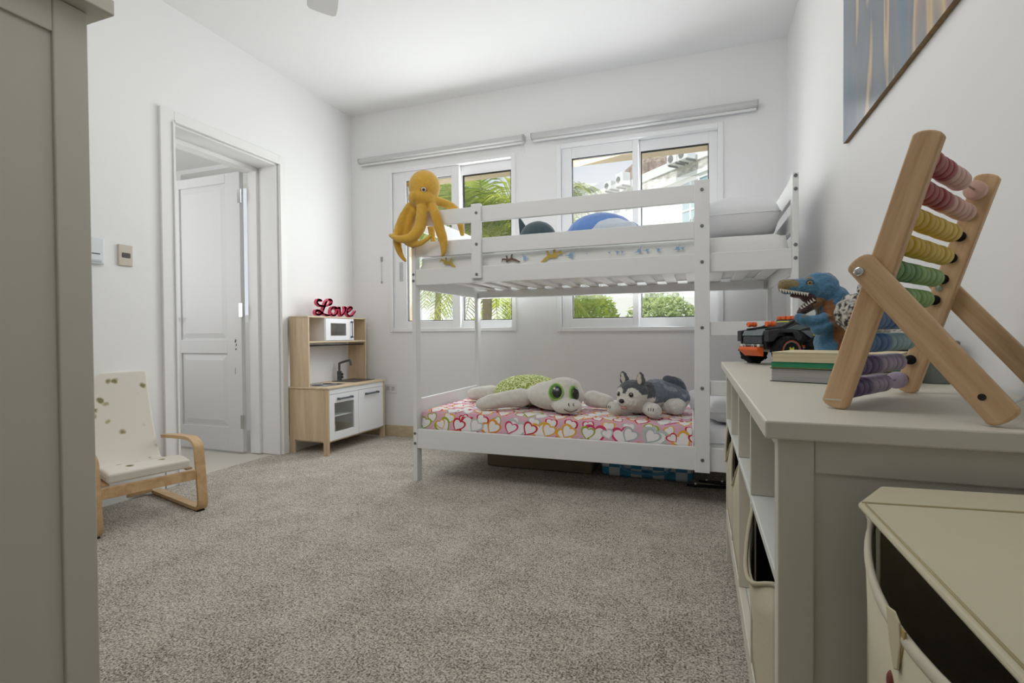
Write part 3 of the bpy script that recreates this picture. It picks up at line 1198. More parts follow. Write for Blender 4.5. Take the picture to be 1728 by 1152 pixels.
def fabric_heart():
    """pink cloth printed with outlined white hearts"""
    mt, n, l, p = base('heart_print')

    def mth(op, a, b=None, c=None):
        k = n.new('ShaderNodeMath')
        k.operation = op
        for i, q in enumerate((a, b, c)):
            if q is None:
                continue
            if isinstance(q, (int, float)):
                k.inputs[i].default_value = q
            else:
                l.new(q, k.inputs[i])
        return k.outputs[0]
    tc = n.new('ShaderNodeTexCoord')
    sx = n.new('ShaderNodeSeparateXYZ')
    l.new(tc.outputs['Object'], sx.inputs[0])
    # unfold the front face under the top face
    U = sx.outputs['X']
    Wv = mth('ADD', sx.outputs['Y'], sx.outputs['Z'])

    def layer(cell, rmin, rmax, offu, offv, seed, ang):
        ca, sa = math.cos(ang), math.sin(ang)
        u = mth('ADD', mth('MULTIPLY', U, 1 / cell), offu)
        v = mth('ADD', mth('MULTIPLY', Wv, 1 / cell), offv)
        row = mth('FLOOR', v)
        u = mth('ADD', u, mth('MULTIPLY', row, .5))
        iu = mth('FLOOR', u)
        cb = n.new('ShaderNodeCombineXYZ')
        l.new(iu, cb.inputs[0])
        l.new(row, cb.inputs[1])
        cb.inputs[2].default_value = seed
        wn = n.new('ShaderNodeTexWhiteNoise')
        l.new(cb.outputs[0], wn.inputs['Vector'])
        fu = mth('SUBTRACT', mth('SUBTRACT', u, iu), .5)
        fv = mth('SUBTRACT', mth('SUBTRACT', v, row), .5)
        a = mth('MULTIPLY', mth('SUBTRACT', wn.outputs['Value'], .5), 1.5)
        cs, sn = mth('COSINE', a), mth('SINE', a)
        ru = mth('SUBTRACT', mth('MULTIPLY', fu, cs), mth('MULTIPLY', fv, sn))
        rv = mth('ADD', mth('MULTIPLY', fu, sn), mth('MULTIPLY', fv, cs))
        sep = n.new('ShaderNodeSeparateColor')
        l.new(wn.outputs['Color'], sep.inputs[0])
        r = mth('ADD', mth('MULTIPLY', sep.outputs['Red'], rmax - rmin), rmin)
        x = mth('DIVIDE', ru, r)
        y = mth('ADD', mth('DIVIDE', rv, r), .1)
        # heart: x^2 + (1.15 y - 0.75 sqrt|x|)^2
        q = mth('SUBTRACT', mth('MULTIPLY', y, 1.15), mth('MULTIPLY', mth('SQRT', mth('ABSOLUTE', x)), .72))
        d = mth('SQRT', mth('ADD', mth('MULTIPLY', x, x), mth('MULTIPLY', q, q)))
        inside = mth('LESS_THAN', d, 1.0)
        core = mth('LESS_THAN', d, .76)
        return inside, core, sep.outputs['Green']
    pal = [(196, 46, 62), (150, 172, 52), (224, 142, 48), (206, 60, 100), (170, 182, 184), (196, 46, 62), (226, 168, 60), (186, 192, 190)]

    def ramp(fac):
        rp = n.new('ShaderNodeValToRGB')
        rp.color_ramp.interpolation = 'CONSTANT'
        e = rp.color_ramp.elements
        for i, c in enumerate(pal):
            q = e[0] if i == 0 else (e[1] if i == 1 else e.new(i / len(pal)))
            q.position = i / len(pal)
            q.color = rgba(c)
        l.new(fac, rp.inputs['Fac'])
        return rp.outputs['Color']

    def mixc(f, a, b):
        k = n.new('ShaderNodeMix')
        k.data_type = 'RGBA'
        l.new(f, k.inputs['Factor'])
        for nm, q in (('A', a), ('B', b)):
            if isinstance(q, tuple):
                k.inputs[nm].default_value = q
            else:
                l.new(q, k.inputs[nm])
        return k.outputs['Result']
    col = rgba((222, 172, 190))
    white = rgba((240, 236, 236))
    for args in ((.105, .26, .40, .31, .12, 3, 0), (.150, .34, .50, .0, .30, 1, 0), (.110, .26, .42, .63, .83, 7, 0)):
        ins, core, g = layer(*args)
        col = mixc(ins, col, ramp(g))
        col = mixc(core, col, white)
    l.new(col, p.inputs['Base Color'])
    p.inputs['Roughness'].default_value = .85
    p.inputs['Specular IOR Level'].default_value = .1
    return mt


SHEET = mat('white_sheet', (232, 233, 236), .85, bump=.25, bscale=14, spec=.1)
lm = thing('mattress', 'white mattress of the lower bunk, showing beside the ladder post', 'mattress', (-.59, 3.14, .25))
b = MB()
mattress_mesh(b, -1.544, .386, 2.734, 3.522, .2505, .402, 50, 20, .002, 1)
b.build('mattress_body', SHEET, lm, smooth=True)
b = MB()
b.tube([(-.02, 2.722, .33), (.396, 2.722, .33), (.396, 3.53, .33)], .003, 6)
b.build('piping', SHEET, lm)
hs_ = thing('heart_bedspread', 'pink heart-patterned cover tucked over the lower mattress', 'bedspread', (-.8, 3.1, .26))
b = MB()
mattress_mesh(b, -1.568, -.032, 2.710, 3.545, .262, .426, 60, 24, .003, 4, .010, True)
b.build('cover', fabric_heart(), hs_, smooth=True)
b = MB()
b.tube(smooth_path([(-.030, 2.704, .29), (-.026, 2.702, .36), (-.028, 2.711, .412), (-.030, 2.9, .417), (-.034, 3.2, .417), (-.030, 3.54, .413)], 4), .006, 6)
b.build('hem', mat('hem_white', (236, 232, 232), .85), hs_, smooth=True)

# white duvet folded at the lower pillow end, and pillow


def pillow(name, lab, c, half, rot=0, tilt=0, m_=None, group=None, seed=0, th=1.0):
    t = thing(name, lab, 'pillow', (c[0], c[1], c[2] - half[2]), group)
    b = MB()
    n_, k_ = 26, 18
    R = rz(rot) @ Matrix.Rotation(tilt, 3, 'Y')
    for s_ in (1, -1):
        vs, fs = [], []
        for j in range(k_ + 1):
            for i in range(n_ + 1):
                u, v_ = -1 + 2 * i / n_, -1 + 2 * j / k_
                e = (max(0, 1 - abs(u) ** 2.6) * max(0, 1 - abs(v_) ** 2.6)) ** .42
                pin = 1 - .07 * (abs(u) * abs(v_)) ** 0 * (1 - (1 - abs(v_)) * (1 - abs(u)))
                w_ = 1 + .06 * noise.noise(V((u * 2.2 + seed, v_ * 2.2, s_)))
                z = s_ * e * half[2] * w_ + .010 * noise.noise(V((u * 5 + seed, v_ * 4, s_ * 2))) * e
                if s_ < 0:
                    z = max(z, -half[2] * .80)
                vs.append(V(c) + R @ V((u * half[0] * (1 - .05 * v_ * v_), v_ * half[1] * (1 - .05 * u * u), z)))
        for j in range(k_):
            for i in range(n_):
                a = j * (n_ + 1) + i
                fs.append((a, a + 1, a + n_ + 2, a + n_ + 1))
        b.add(vs, fs)
    b.build('pillow_case', m_ or SHEET, t, smooth=True)
    b = MB()
    pts = []
    for a in range(41):
        g_ = 2 * PI * a / 40
        u, v_ = math.copysign(abs(math.cos(g_)) ** .12, math.cos(g_)), math.copysign(abs(math.sin(g_)) ** .12, math.sin(g_))
        pts.append(V(c) + R @ V((u * half[0] * (1 - .05 * v_ * v_) * 1.0, v_ * half[1] * (1 - .05 * u * u) * 1.0, 0)))
    b.tube(pts, .003, 5, caps=False)
    b.build('seam', m_ or SHEET, t, smooth=True)
    return t


pillow('pillow', 'white pillow at the ladder end of the lower bunk', (.195, 3.02, .480), (.18, .28, .085), .04, 0, None, 'bed pillows', 3)
b = MB()
fl_ = thing('folded_sheet', 'white cloth corner poking up behind the ladder post on the lower bunk', 'sheet', (-.05, 3.3, .42))
ps = [px(1152, 667, 'Y', 3.25), px(1163, 660, 'Y', 3.25), px(1176, 655, 'Y', 3.25), px(1180, 690, 'Y', 3.22), px(1166, 690, 'Y', 3.2), px(1158, 672, 'Y', 3.23)]
b.add([tuple(p) for p in ps] + [tuple(p + V((.03, .12, -.01))) for p in ps], [(0, 1, 2, 3, 4, 5), (11, 10, 9, 8, 7, 6)] + [(i, (i + 1) % 6, 6 + (i + 1) % 6, 6 + i) for i in range(6)])
b.build('cloth', SHEET, fl_, bevel=.006, smooth=True)

um = thing('mattress', 'mattress of the top bunk in a white sheet printed with dinosaurs', 'mattress', (-.59, 3.14, 1.22))
PRB, PRY, PRD = mat('print_blue', (140, 172, 208), .9), mat('print_ochre', (190, 162, 70), .9), mat('print_dark', (104, 84, 74), .9)
b = MB()
mattress_mesh(b, -1.566, .386, 2.714, 3.545, 1.2192, 1.352, 50, 20, .003, 9)
ub = b.build('mattress_body', mat('dino_sheet', (232, 232, 228), .85, bump=.2, bscale=16, spec=.1), um, smooth=True)
# printed animals: flat ink shapes lying on the cloth's front
DINO = [(-1, .1), (-.8, .35), (-.55, .3), (-.45, .05), (-.2, .15), (.15, .2), (.45, .05), (.95, -.15), (1, -.05), (.5, .3), (.3, .35), (.2, .55), (.3, .8), (.1, .8), (.0, .45), (-.25, .4), (-.3, .75), (-.5, .75), (-.42, .45), (-.6, .5), (-.9, .55)]
BIRD = [(-1, .3), (-.3, .1), (0, .35), (.25, .1), (1, .4), (.35, -.1), (.2, -.5), (0, -.75), (-.15, -.4), (-.4, -.1)]


def decal(mb, poly, u, v, sc, mi, flip=1, rot=0):
    c0 = px(u, v, 'Y', 2.6950)
    ca, sa = math.cos(rot), math.sin(rot)
    zc_ = 1.302 if mi == 0 else 1.279
    vs = [(c0.x + flip * sc * (x * ca - z * sa), 2.6950, max(1.232, min(1.345, zc_ + sc * (x * sa + z * ca)))) for x, z in poly]
    mb.add(vs, [tuple(range(len(vs)))], mi)


b = MB()
decal(b, DINO, 756, 431, .062, 1, 1, -.25)
decal(b, DINO, 862, 436, .056, 2, 1, .1)
decal(b, DINO, 930, 424, .070, 1, -1, -.2)
for i, (u, v, s_) in enumerate(((886, 419, .028), (963, 416, .034), (1042, 412, .02), (1078, 410, .026), (1092, 424, .02), (1111, 421, .02), (1143, 418, .024), (1152, 408, .018), (1050, 425, .015), (990, 431, .008), (1028, 428, .012))):
    decal(b, BIRD, u, v, s_, 0, 1, (i * .9) % 1.4 - .6)
b.build('print_pattern', [PRB, PRY, PRD], ub)
pillow('pillow', 'plump white pillow on the top bunk by the right end', (.180, 3.02, 1.459), (.208, .29, .116), -.03, 0, None, 'bed pillows', 7)
# rumpled sheet at the left end of the top bunk
rs = thing('rumpled_sheet', 'rumpled white sheet heaped behind the guard rail beside the octopus', 'sheet', (-1.35, 2.9, 1.34))
b = MB()
vs, fs = [], []
n_ = 22
for j in range(n_ + 1):
    for i in range(n_ + 1):
        u, v_ = i / n_, j / n_
        e = (math.sin(PI * u) * math.sin(PI * v_)) ** .6
        vs.append((-1.53 + .42 * u, 2.73 + .4 * v_, 1.359 + e * (.075 + .06 * noise.noise(V((u * 4, v_ * 4, 2)))) + .012 * noise.noise(V((u * 11, v_ * 11, 5))) * e))
for j in range(n_):
    for i in range(n_):
        a = j * (n_ + 1) + i
        fs.append((a, a + 1, a + n_ + 2, a + n_ + 1))
b.add(vs, fs)
o = b.build('cloth', SHEET, rs, smooth=True)
sm = o.modifiers.new('thick', 'SOLIDIFY')
sm.thickness = .006

# ------------------------------------------------------------------ under the bed
bx = thing('storage_box', 'dark brown fabric box on the carpet under the bed', 'box', (-1.0, 3.4, 0))
b = MB()
b.box(-1.325, -.62, 3.12, 3.55, .004, .165)
b.build('box_body', mat('brown_fabric', (112, 100, 84), .9, bump=.3, bscale=90), bx, bevel=.012, seg=3)
b = MB()
b.box(-1.33, -.615, 3.115, 3.555, .1655, .182)
b.build('lid', mat('brown_fabric_dark', (98, 86, 72), .9), bx, bevel=.006)


def gingham():
    mt, n, l, p = base('blue_gingham')
    tc = n.new('ShaderNodeTexCoord')
    ck = n.new('ShaderNodeTexChecker')
    ck.inputs['Scale'].default_value = 15.5
    ck.inputs['Color1'].default_value = rgba((70, 148, 190))
    ck.inputs['Color2'].default_value = rgba((206, 220, 230))
    nz = n.new('ShaderNodeTexNoise')
    nz.inputs['Scale'].default_value = 4
    mx = n.new('ShaderNodeMix')
    mx.data_type = 'RGBA'
    mx.blend_type = 'MULTIPLY'
    mx.inputs['Factor'].default_value = .4
    l.new(tc.outputs['Object'], ck.inputs['Vector'])
    l.new(tc.outputs['Object'], nz.inputs['Vector'])
    l.new(ck.outputs['Color'], mx.inputs['A'])
    l.new(nz.outputs['Fac'], mx.inputs['B'])
    l.new(mx.outputs['Result'], p.inputs['Base Color'])
    p.inputs['Roughness'].default_value = .9
    return mt


bx = thing('checked_bag', 'blue and white checked storage bag under the bed', 'bag', (-.3, 3.35, 0))
b = MB()
b.box(-.565, -.03, 3.115, 3.52, .006, .165)
b.build('bag_body', gingham(), bx, bevel=.03, seg=4)
b = MB()
b.tube(smooth_path([(-.45, 3.109, .12), (-.42, 3.098, .06), (-.30, 3.096, .045), (-.18, 3.098, .06), (-.15, 3.109, .12)], 4), .009, 6)
b.build('handle', mat('bag_blue', (84, 150, 196), .8), bx, smooth=True)
st = thing('folding_stand', 'dark folded metal stand lying under the bed by the ladder', 'stand', (.1, 3.1, 0))
for i, (a, b_) in enumerate((((-.065, 3.06, .012), (.30, 3.085, .014)), ((.0, 3.10, .030), (.33, 3.03, .040)), ((.06, 3.14, .020), (.34, 3.13, .026)))):
    q = MB()
    q.tube([a, b_], .008, 8)
    q.build('tube', mat('dark_tube', (58, 52, 50), .35, metal=.7), st, smooth=True)
for p_ in ((-.02, 3.062, .022), (.04, 3.094, .040), (.12, 3.076, .046)):
    q = MB()
    q.lathe([(0, 0), (.006, 0), (.006, .004), (0, .005)], p_, (0, -1, .3), 8)
    q.build('rivet', CHROME, st)

# ------------------------------------------------------------------ play kitchen
BIR = wood('birch', (212, 188, 156), (188, 160, 124), 'Z', 16, .5)
BIRX = wood('birch_edge', (218, 198, 168), (196, 172, 138), 'Y', 16, .5)
KW = mat('kitchen_white', (236, 237, 240), .4)
GRY = mat('handle_dark_grey', (82, 86, 92), .45)
kt = thing('play_kitchen', 'birch and white toy kitchen with black tap in the room corner', 'toy kitchen', (-2.72, 3.36, 0))
kx0, kx1, ky0, ky1 = -2.884, -2.528, 3.012, 3.722
for x in (kx0, kx1 - .045):
    for y, nm in ((ky0, 'leg'), (ky1 - .016, 'leg')):
        b = MB()
        b.box(x, x + .045, y, y + .016, 0, .484)
        b.build('leg', BIR, kt, bevel=.002)
for y in (ky0 + .002, ky1 - .014):
    b = MB()
    b.box(kx0 + .045, kx1 - .045, y, y + .012, .10, .484)
    b.build('side_panel', BIR, kt, bevel=.001)
b = MB()
b.box(kx0 + .004, kx1 - .018, ky0 + .017, ky1 - .017, .088, .100)
b.build('bottom_board', BIRX, kt, bevel=.001)
b = MB()
b.box(kx0 + .004, kx0 + .010, ky0 + .017, ky1 - .017, .100, .484)
b.build('back_panel', KW, kt)
b = MB()
b.box(kx1 - .25, kx1 - .03, ky0 + .02, (ky0 + ky1) / 2 - .004, .268, .276)
b.build('shelf', KW, kt)
b = MB()
b.box(kx0 + .012, kx1 - .03, (ky0 + ky1) / 2 - .004, (ky0 + ky1) / 2 + .004, .100, .438)
b.build('divider', KW, kt)
b = MB()
b.box(kx1 - .016, kx1 - .002, ky0 + .018, ky1 - .018, .444, .484)
b.build('fascia', KW, kt, bevel=.0015)
ym = (ky0 + ky1) / 2
d1 = MB()
y0, y1_ = ky0 + .019, ym - .002
Z0, Z1 = .103, .441
wy0, wy1, wz0, wz1 = y0 + .055, y1_ - .052, .160, .375
for a in ((y0, wy0, Z0, Z1), (wy1, y1_, Z0, Z1), (wy0, wy1, Z0, wz0), (wy0, wy1, wz1, Z1)):
    d1.box(kx1 - .016, kx1 - .002, a[0], a[1], a[2], a[3])
dob = d1.build('oven_door', KW, kt)
b = MB()
b.box(kx1 - .011, kx1 - .009, wy0, wy1, wz0, wz1)
b.build('window_pane', glass_mat('oven_pane', .12), dob)
b = MB()
b.box(kx1 - .016, kx1 - .002, ym + .002, ky1 - .019, Z0, Z1)
do2 = b.build('cabinet_door', KW, kt, bevel=.0015)
for yc, pr in ((.5 * (y0 + y1_) + .0, dob), (.5 * (ym + ky1 - .017) + .0, do2)):
    b = MB()
    for s_ in (-1, 1):
        b.lathe([(0, 0), (.010, 0), (.008, .012), (.010, .020), (.008, .026), (0, .027)], (kx1 - .002, yc + s_ * .075, .404), (1, 0, 0), 12)
    b.box(kx1 + .010, kx1 + .018, yc - .068, yc + .068, .397, .411)
    b.build('handle', GRY, pr, bevel=.002)
b = MB()
b.box(kx0 - .004, kx1 + .008, ky0 - .008, ky1 + .008, .4845, .497)
ct = b.build('worktop', BIRX, kt, bevel=.002)
b = MB()
b.box(-2.845, -2.60, 3.07, 3.30, .497, .499)
hob = b.build('hob', mat('hob_dark', (70, 74, 88), .2, spec=.6), kt, bevel=.001)
for y in (3.125, 3.245):
    b = MB()
    b.lathe([(.040, 0), (.043, .0004), (.046, 0)], (-2.72, y, .4992), (0, 0, 1), 28)
    b.build('cooking_ring', mat('hob_ring', (150, 152, 160), .4), hob)
b = MB()
sy0, sy1, sx0, sx1 = 3.42, 3.69, -2.83, -2.60
b.box(sx0, sx1, sy0, sy0 + .018, .497, .501)
b.box(sx0, sx1, sy1 - .018, sy1, .497, .501)
b.box(sx0, sx0 + .018, sy0 + .018, sy1 - .018, .497, .501)
b.box(sx1 - .018, sx1, sy0 + .018, sy1 - .018, .497, .501)
b.box(sx0 + .018, sx1 - .018, sy0 + .018, sy1 - .018, .4972, .4985)
b.build('sink', mat('sink_grey', (74, 76, 80), .35, metal=.3), kt, bevel=.001)
tx, ty = -2.852, 3.545
b = MB()
b.box(tx - .014, tx + .014, ty - .014, ty + .014, .497, .575)
b.tube(smooth_path([(tx, ty, .57), (tx, ty, .628), (tx + .006, ty + .002, .642), (tx + .075, ty + .022, .664), (tx + .092, ty + .027, .657), (tx + .098, ty + .028, .622)], 4), .0095, 12)
tp = b.build('tap', mat('tap_grey', (76, 78, 78), .4), kt, bevel=.002)
for z in (.523, .547):
    b = MB()
    for k in range(5):
        a = 2 * PI * k / 5
        b.tube([(tx + .02, ty + .012, z), (tx + .02 + .002, ty + .012 + .012 * math.cos(a), z + .012 * math.sin(a))], .0035, 6)
    b.tube([(tx + .012, ty + .012, z), (tx + .028, ty + .012, z)], .004, 8)
    b.build('tap_knob', BLACK, tp)
# top cupboard
ux0, ux1, uy0, uy1 = -2.882, -2.705, 3.020, 3.714
for y in (uy0, uy1 - .012):
    b = MB()
    b.box(ux0, ux1, y, y + .012, .4975, 1.012)
    b.build('upright', BIR, kt, bevel=.001)
b = MB()
b.box(ux0 - .002, ux1 + .002, uy0 - .004, uy1 + .004, 1.0125, 1.022)
b.build('top_board', BIRX, kt, bevel=.001)
b = MB()
b.box(ux0 + .006, ux1, uy0 + .0125, uy1 - .0125, .822, .833)
b.build('upper_shelf', BIRX, kt, bevel=.001)
b = MB()
b.box(ux0, ux0 + .005, uy0 + .0125, uy1 - .0125, .833, 1.012)
b.build('upper_back', mat('birch_back', (206, 184, 150), .6), kt)
my0, my1 = 3.205, 3.545
for y in (my0 - .006, my1):
    b = MB()
    b.box(ux0 + .006, ux1 - .001, y, y + .006, .8335, 1.012)
    b.build('microwave_side', KW, kt)
b = MB()
fy0, fy1, fz0, fz1 = my0 + .002, my1 - .002, .837, 1.009
wy0, wy1, wz0, wz1 = my0 + .058, my0 + .245, .873, .972
for a in ((fy0, wy0, fz0, fz1), (wy1, fy1, fz0, fz1), (wy0, wy1, fz0, wz0), (wy0, wy1, wz1, fz1)):
    b.box(ux1 - .009, ux1 + .003, a[0], a[1], a[2], a[3])
mw = b.build('microwave_door', KW, kt)
b = MB()
b.box(ux1 - .006, ux1 - .004, wy0, wy1, wz0, wz1)
b.build('window_pane', glass_mat('oven_pane', .12), mw)
b = MB()
for z in (.862, .985):
    b.lathe([(0, 0), (.009, 0), (.007, .01), (.009, .018), (0, .022)], (ux1 + .003, my1 - .033, z), (1, 0, 0), 12)
b.box(ux1 + .012, ux1 + .019, my1 - .036, my1 - .030, .862, .985)
b.build('handle', GRY, mw, bevel=.0015)
b = MB()
b.tube([(ux1 - .02, uy0 + .0125, .800), (ux1 - .02, uy1 - .0125, .800)], .006, 10)
b.build('utensil_rail', BLACK, kt, smooth=True)
# what shows through the oven window
bk = thing('toy_book', 'red-spined small book inside the toy oven', 'book', (-2.66, 3.2, .1))
b = MB()
b.box(-2.72, -2.60, 3.110, 3.128, .1005, .205)
b.build('cover', mat('red_cloth', (150, 44, 40), .7), bk, bevel=.002)
b = MB()
b.box(-2.715, -2.605, 3.128, 3.19, .1005, .200)
b.build('page_block', mat('page_grey', (180, 174, 166), .8), bk)

# ------------------------------------------------------------------ red word sign
PNK = mat('sign_pink', (232, 70, 112), .5)
sg = thing('word_sign', 'pink wooden script sign spelling Love on top of the toy kitchen', 'sign', (-2.78, 3.44, 1.0225))


def sgp(u, v):
    return px(u, v, 'X', -2.78)


def stroke(mb, pts, w0, dep=.024, k=7):
    pp = [sgp(*p) for p in smooth_path([(a, b_, 0) for a, b_ in pts], k) for p in [p[:2]]]
    rr = lerp_list(w0, len(pp)) if hasattr(w0, '__len__') else [w0] * len(pp)
    n_ = 10
    for i, p in enumerate(pp):
        if i == 0:
            continue
        a, b_ = pp[i - 1], p
        t_ = (b_ - a)
        if t_.length < 1e-5:
            continue
        t_.normalize()
        nrm = V((0, -t_.z, t_.y))
        ra, rb = rr[i - 1], rr[i]
        mb.obox((a + b_) / 2, (1, 0, 0), t_, nrm, (dep / 2, (b_ - a).length / 2 + .0003, (ra + rb) / 2))
        vs = []
    for p, r_ in zip(pp, rr):
        poly = [(p.y + r_ * math.cos(2 * PI * j / n_), p.z + r_ * math.sin(2 * PI * j / n_)) for j in range(n_)]
        mb.prism(poly, lambda a, b_, d_: (d_, a, b_), -2.78 - dep / 2, -2.78 + dep / 2)


def ls(x, y):
    """crop coordinates of the lettering"""
    return (470 + x / 6.776, 480 + y / 6.776)


b = MB()
stroke(b, [ls(480, 185), ls(445, 175), ls(428, 205), ls(460, 240), ls(520, 245), ls(585, 225), ls(600, 190), ls(570, 172), ls(530, 205), ls(505, 275), ls(488, 320), ls(450, 345), ls(415, 330), ls(420, 298), ls(455, 300), ls(500, 335), ls(560, 352), ls(600, 330)], [.0085, .0095, .0095, .0085, .009, .0085, .0085, .009, .0105, .011, .0095, .008, .008, .0085, .0085, .0085, .0085, .007])
b.build('letter_l', PNK, sg)
b = MB()
stroke(b, [ls(628, 258), ls(600, 268), ls(584, 315), ls(604, 352), ls(640, 345), ls(662, 310), ls(650, 268), ls(625, 258), ls(640, 275), ls(685, 268)], .0080)
b.build('letter_o', PNK, sg)
b = MB()
stroke(b, [ls(672, 262), ls(690, 268), ls(692, 320), ls(700, 355), ls(730, 335), ls(752, 290), ls(745, 258), ls(765, 270)], [.007, .0085, .009, .0085, .0085, .0085, .0075, .007])
b.build('letter_v', PNK, sg)
b = MB()
stroke(b, [ls(765, 325), ls(805, 300), ls(830, 270), ls(808, 257), ls(778, 280), ls(772, 330), ls(798, 362), ls(835, 350), ls(868, 305)], [.007, .0075, .0075, .008, .0085, .009, .0085, .0075, .0055])
b.build('letter_e', PNK, sg)
zb = 1.0225

# ------------------------------------------------------------------ child's armchair (bent wood)
BW = wood('beech_bent', (214, 178, 132), (184, 144, 98), 'X', 14, .42)
cf, cw = V((.968, -.25, 0)), V((.25, .968, 0))
O = V((-2.411, 1.876, 0)) - cw * .215      # middle of the two front feet
ch = thing('bentwood_armchair', "child's bent-beech armchair with printed cream cushion against the left wall", 'chair', O + cf * -.25)


def cpt(f, s, z):
    return O + cf * f + cw * s + V((0, 0, z))


def strip(mb, path, s0, s1, th):
    """bent lamination: path in (forward, z), between lateral s0 and s1"""
    k = len(path)
    L, Rr = [], []
    for i, (f, z) in enumerate(path):
        a, b_ = path[max(i - 1, 0)], path[min(i + 1, k - 1)]
        t_ = V((b_[0] - a[0], b_[1] - a[1])).normalized()
        nn_ = V((-t_.y, t_.x)) * th / 2
        L.append((f + nn_.x, z + nn_.y))
        Rr.append((f - nn_.x, z - nn_.y))
    vs = []
    for i in range(k):
        for (f, z) in (L[i], Rr[i]):
            for s_ in (s0, s1):
                vs.append(cpt(f, s_, z))
    fs = []
    for i in range(k - 1):
        a = i * 4
        n2 = a + 4
        for x, y in ((0, 1), (1, 3), (3, 2), (2, 0)):
            fs.append((a + x, a + y, n2 + y, n2 + x))
    fs += [(0, 1, 3, 2), ((k - 1) * 4, (k - 1) * 4 + 2, (k - 1) * 4 + 3, (k - 1) * 4 + 1)]
    mb.add(vs, fs)


arm = [(p.x, p.y) for p in smooth_path([(-.47, .014, 0), (-.20, .014, 0), (.02, .014, 0), (.062, .022, 0), (.076, .055, 0), (.066, .15, 0), (.050, .27, 0), (.038, .325, 0), (.0, .352, 0), (-.06, .358, 0), (-.20, .350, 0), (-.34, .338, 0)], 6)]
for s_ in (-1, 1):
    b = MB()
    strip(b, arm, s_ * .215 - .022, s_ * .215 + .022, .017)
    b.build('side_frame', BW, ch, bevel=.002)
    b = MB()
    c0 = cpt(.04, s_ * .215, .0025)
    b.obox(c0, cf, cw, (0, 0, 1), (.02, .018, .0025))
    b.build('foot_pad', BLACK, ch)
for (f, z, h_) in ((-.462, .030, .016), (.058, .190, .024)):
    b = MB()
    b.obox(cpt(f, 0, z), cf, cw, (0, 0, 1), (.009, .193, h_))
    b.build('cross_rail', BW, ch, bevel=.002)
seatp = [(p.x, p.y) for p in smooth_path([(.045, .222, 0), (-.05, .222, 0), (-.18, .195, 0), (-.28, .178, 0), (-.33, .20, 0), (-.38, .30, 0), (-.45, .50, 0), (-.50, .672, 0)], 6)]
for s_ in (-1, 1):
    b = MB()
    strip(b, seatp, s_ * .17 - .014, s_ * .17 + .014, .012)
    b.build('seat_frame', BW, ch, bevel=.0015)
for i in (3, 10, 17, 30, 36, 41):
    f, z = seatp[i]
    b = MB()
    b.obox(cpt(f, 0, z + .001), cf, cw, (0, 0, 1), (.012, .155, .004))
    b.build('webbing_slat', BW, ch)


def cushion_print():
    mt, n, l, p = base('cushion_print')
    tc = n.new('ShaderNodeTexCoord')
    vo = n.new('ShaderNodeTexVoronoi')
    vo.inputs['Scale'].default_value = 13
    nz = n.new('ShaderNodeTexNoise')
    nz.inputs['Scale'].default_value = 30
    ad = n.new('ShaderNodeMath')
    ad.operation = 'MULTIPLY_ADD'
    ad.inputs[1].default_value = .35
    rp = n.new('ShaderNodeValToRGB')
    e = rp.color_ramp.elements
    e[0].position, e[0].color = .30, rgba((120, 118, 84))
    e[1].position, e[1].color = .42, rgba((226, 220, 208))
    q = e.new(.36)
    q.color = rgba((186, 176, 138))
    l.new(tc.outputs['Object'], vo.inputs['Vector'])
    l.new(tc.outputs['Object'], nz.inputs['Vector'])
    l.new(nz.outputs['Fac'], ad.inputs[0])
    l.new(vo.outputs['Distance'], ad.inputs[2])
    l.new(ad.outputs[0], rp.inputs['Fac'])
    l.new(rp.outputs['Color'], p.inputs['Base Color'])
    p.inputs['Roughness'].default_value = .9
    return mt


cush = [(p.x, p.y) for p in smooth_path([(.060, .248, 0), (-.04, .258, 0), (-.16, .236, 0), (-.255, .222, 0), (-.30, .25, 0), (-.345, .33, 0), (-.41, .51, 0), (-.462, .690, 0)], 6)]
b = MB()
strip(b, cush, -.168, .168, .046)
b.build('cushion', cushion_print(), ch, bevel=.014, seg=3)
b = MB()
strip(b, [(a - .004, c_) for a, c_ in cush], -.170, -.166, .014)
b.build('cushion_piping', mat('piping_cream', (214, 206, 190), .9), ch)

# ------------------------------------------------------------------ tall painted cabinet at the left edge of the room
GRB = mat('painted_greige', (196, 192, 178), .5, bump=.12, bscale=26, var=.05, vscale=3, stretch=(1, 1, .1))
wb = thing('tall_cabinet', 'tall grey-beige painted cabinet filling the left edge', 'cabinet', (-1.6, .3, 0))
cx0, cx1, cy0, cy1, ch_ = -1.70, -1.270, -.12, .751, 1.595
b = MB()
for y in (cy1 - .066, cy0):
    b = MB()
    b.box(cx1 - .022, cx1, y, y + .066, 0, ch_)
    b.build('corner_stile', GRB, wb, bevel=.003)
b = MB()
b.box(cx1 - .020, cx1 - .008, cy0 + .066, cy1 - .066, .06, ch_ - .075)
b.build('side_panel', GRB, wb)
b = MB()
b.box(cx1 - .022, cx1 - .001, cy0 + .066, cy1 - .066, ch_ - .075, ch_)
b.build('top_rail', GRB, wb, bevel=.002)
b = MB()
b.box(cx1 - .022, cx1 - .001, cy0 + .066, cy1 - .066, .0, .06)
b.build('bottom_rail', GRB, wb, bevel=.002)
b = MB()
b.box(cx0, cx1 - .023, cy0, cy1 - .001, 0, ch_)
b.build('carcass', GRB, wb, bevel=.002)
b = MB()
b.box(cx0 - .02, cx1 + .043, cy0 - .03, cy1 + .030, ch_ + .001, ch_ + .036)
b.build('cornice', GRB, wb, bevel=.003)

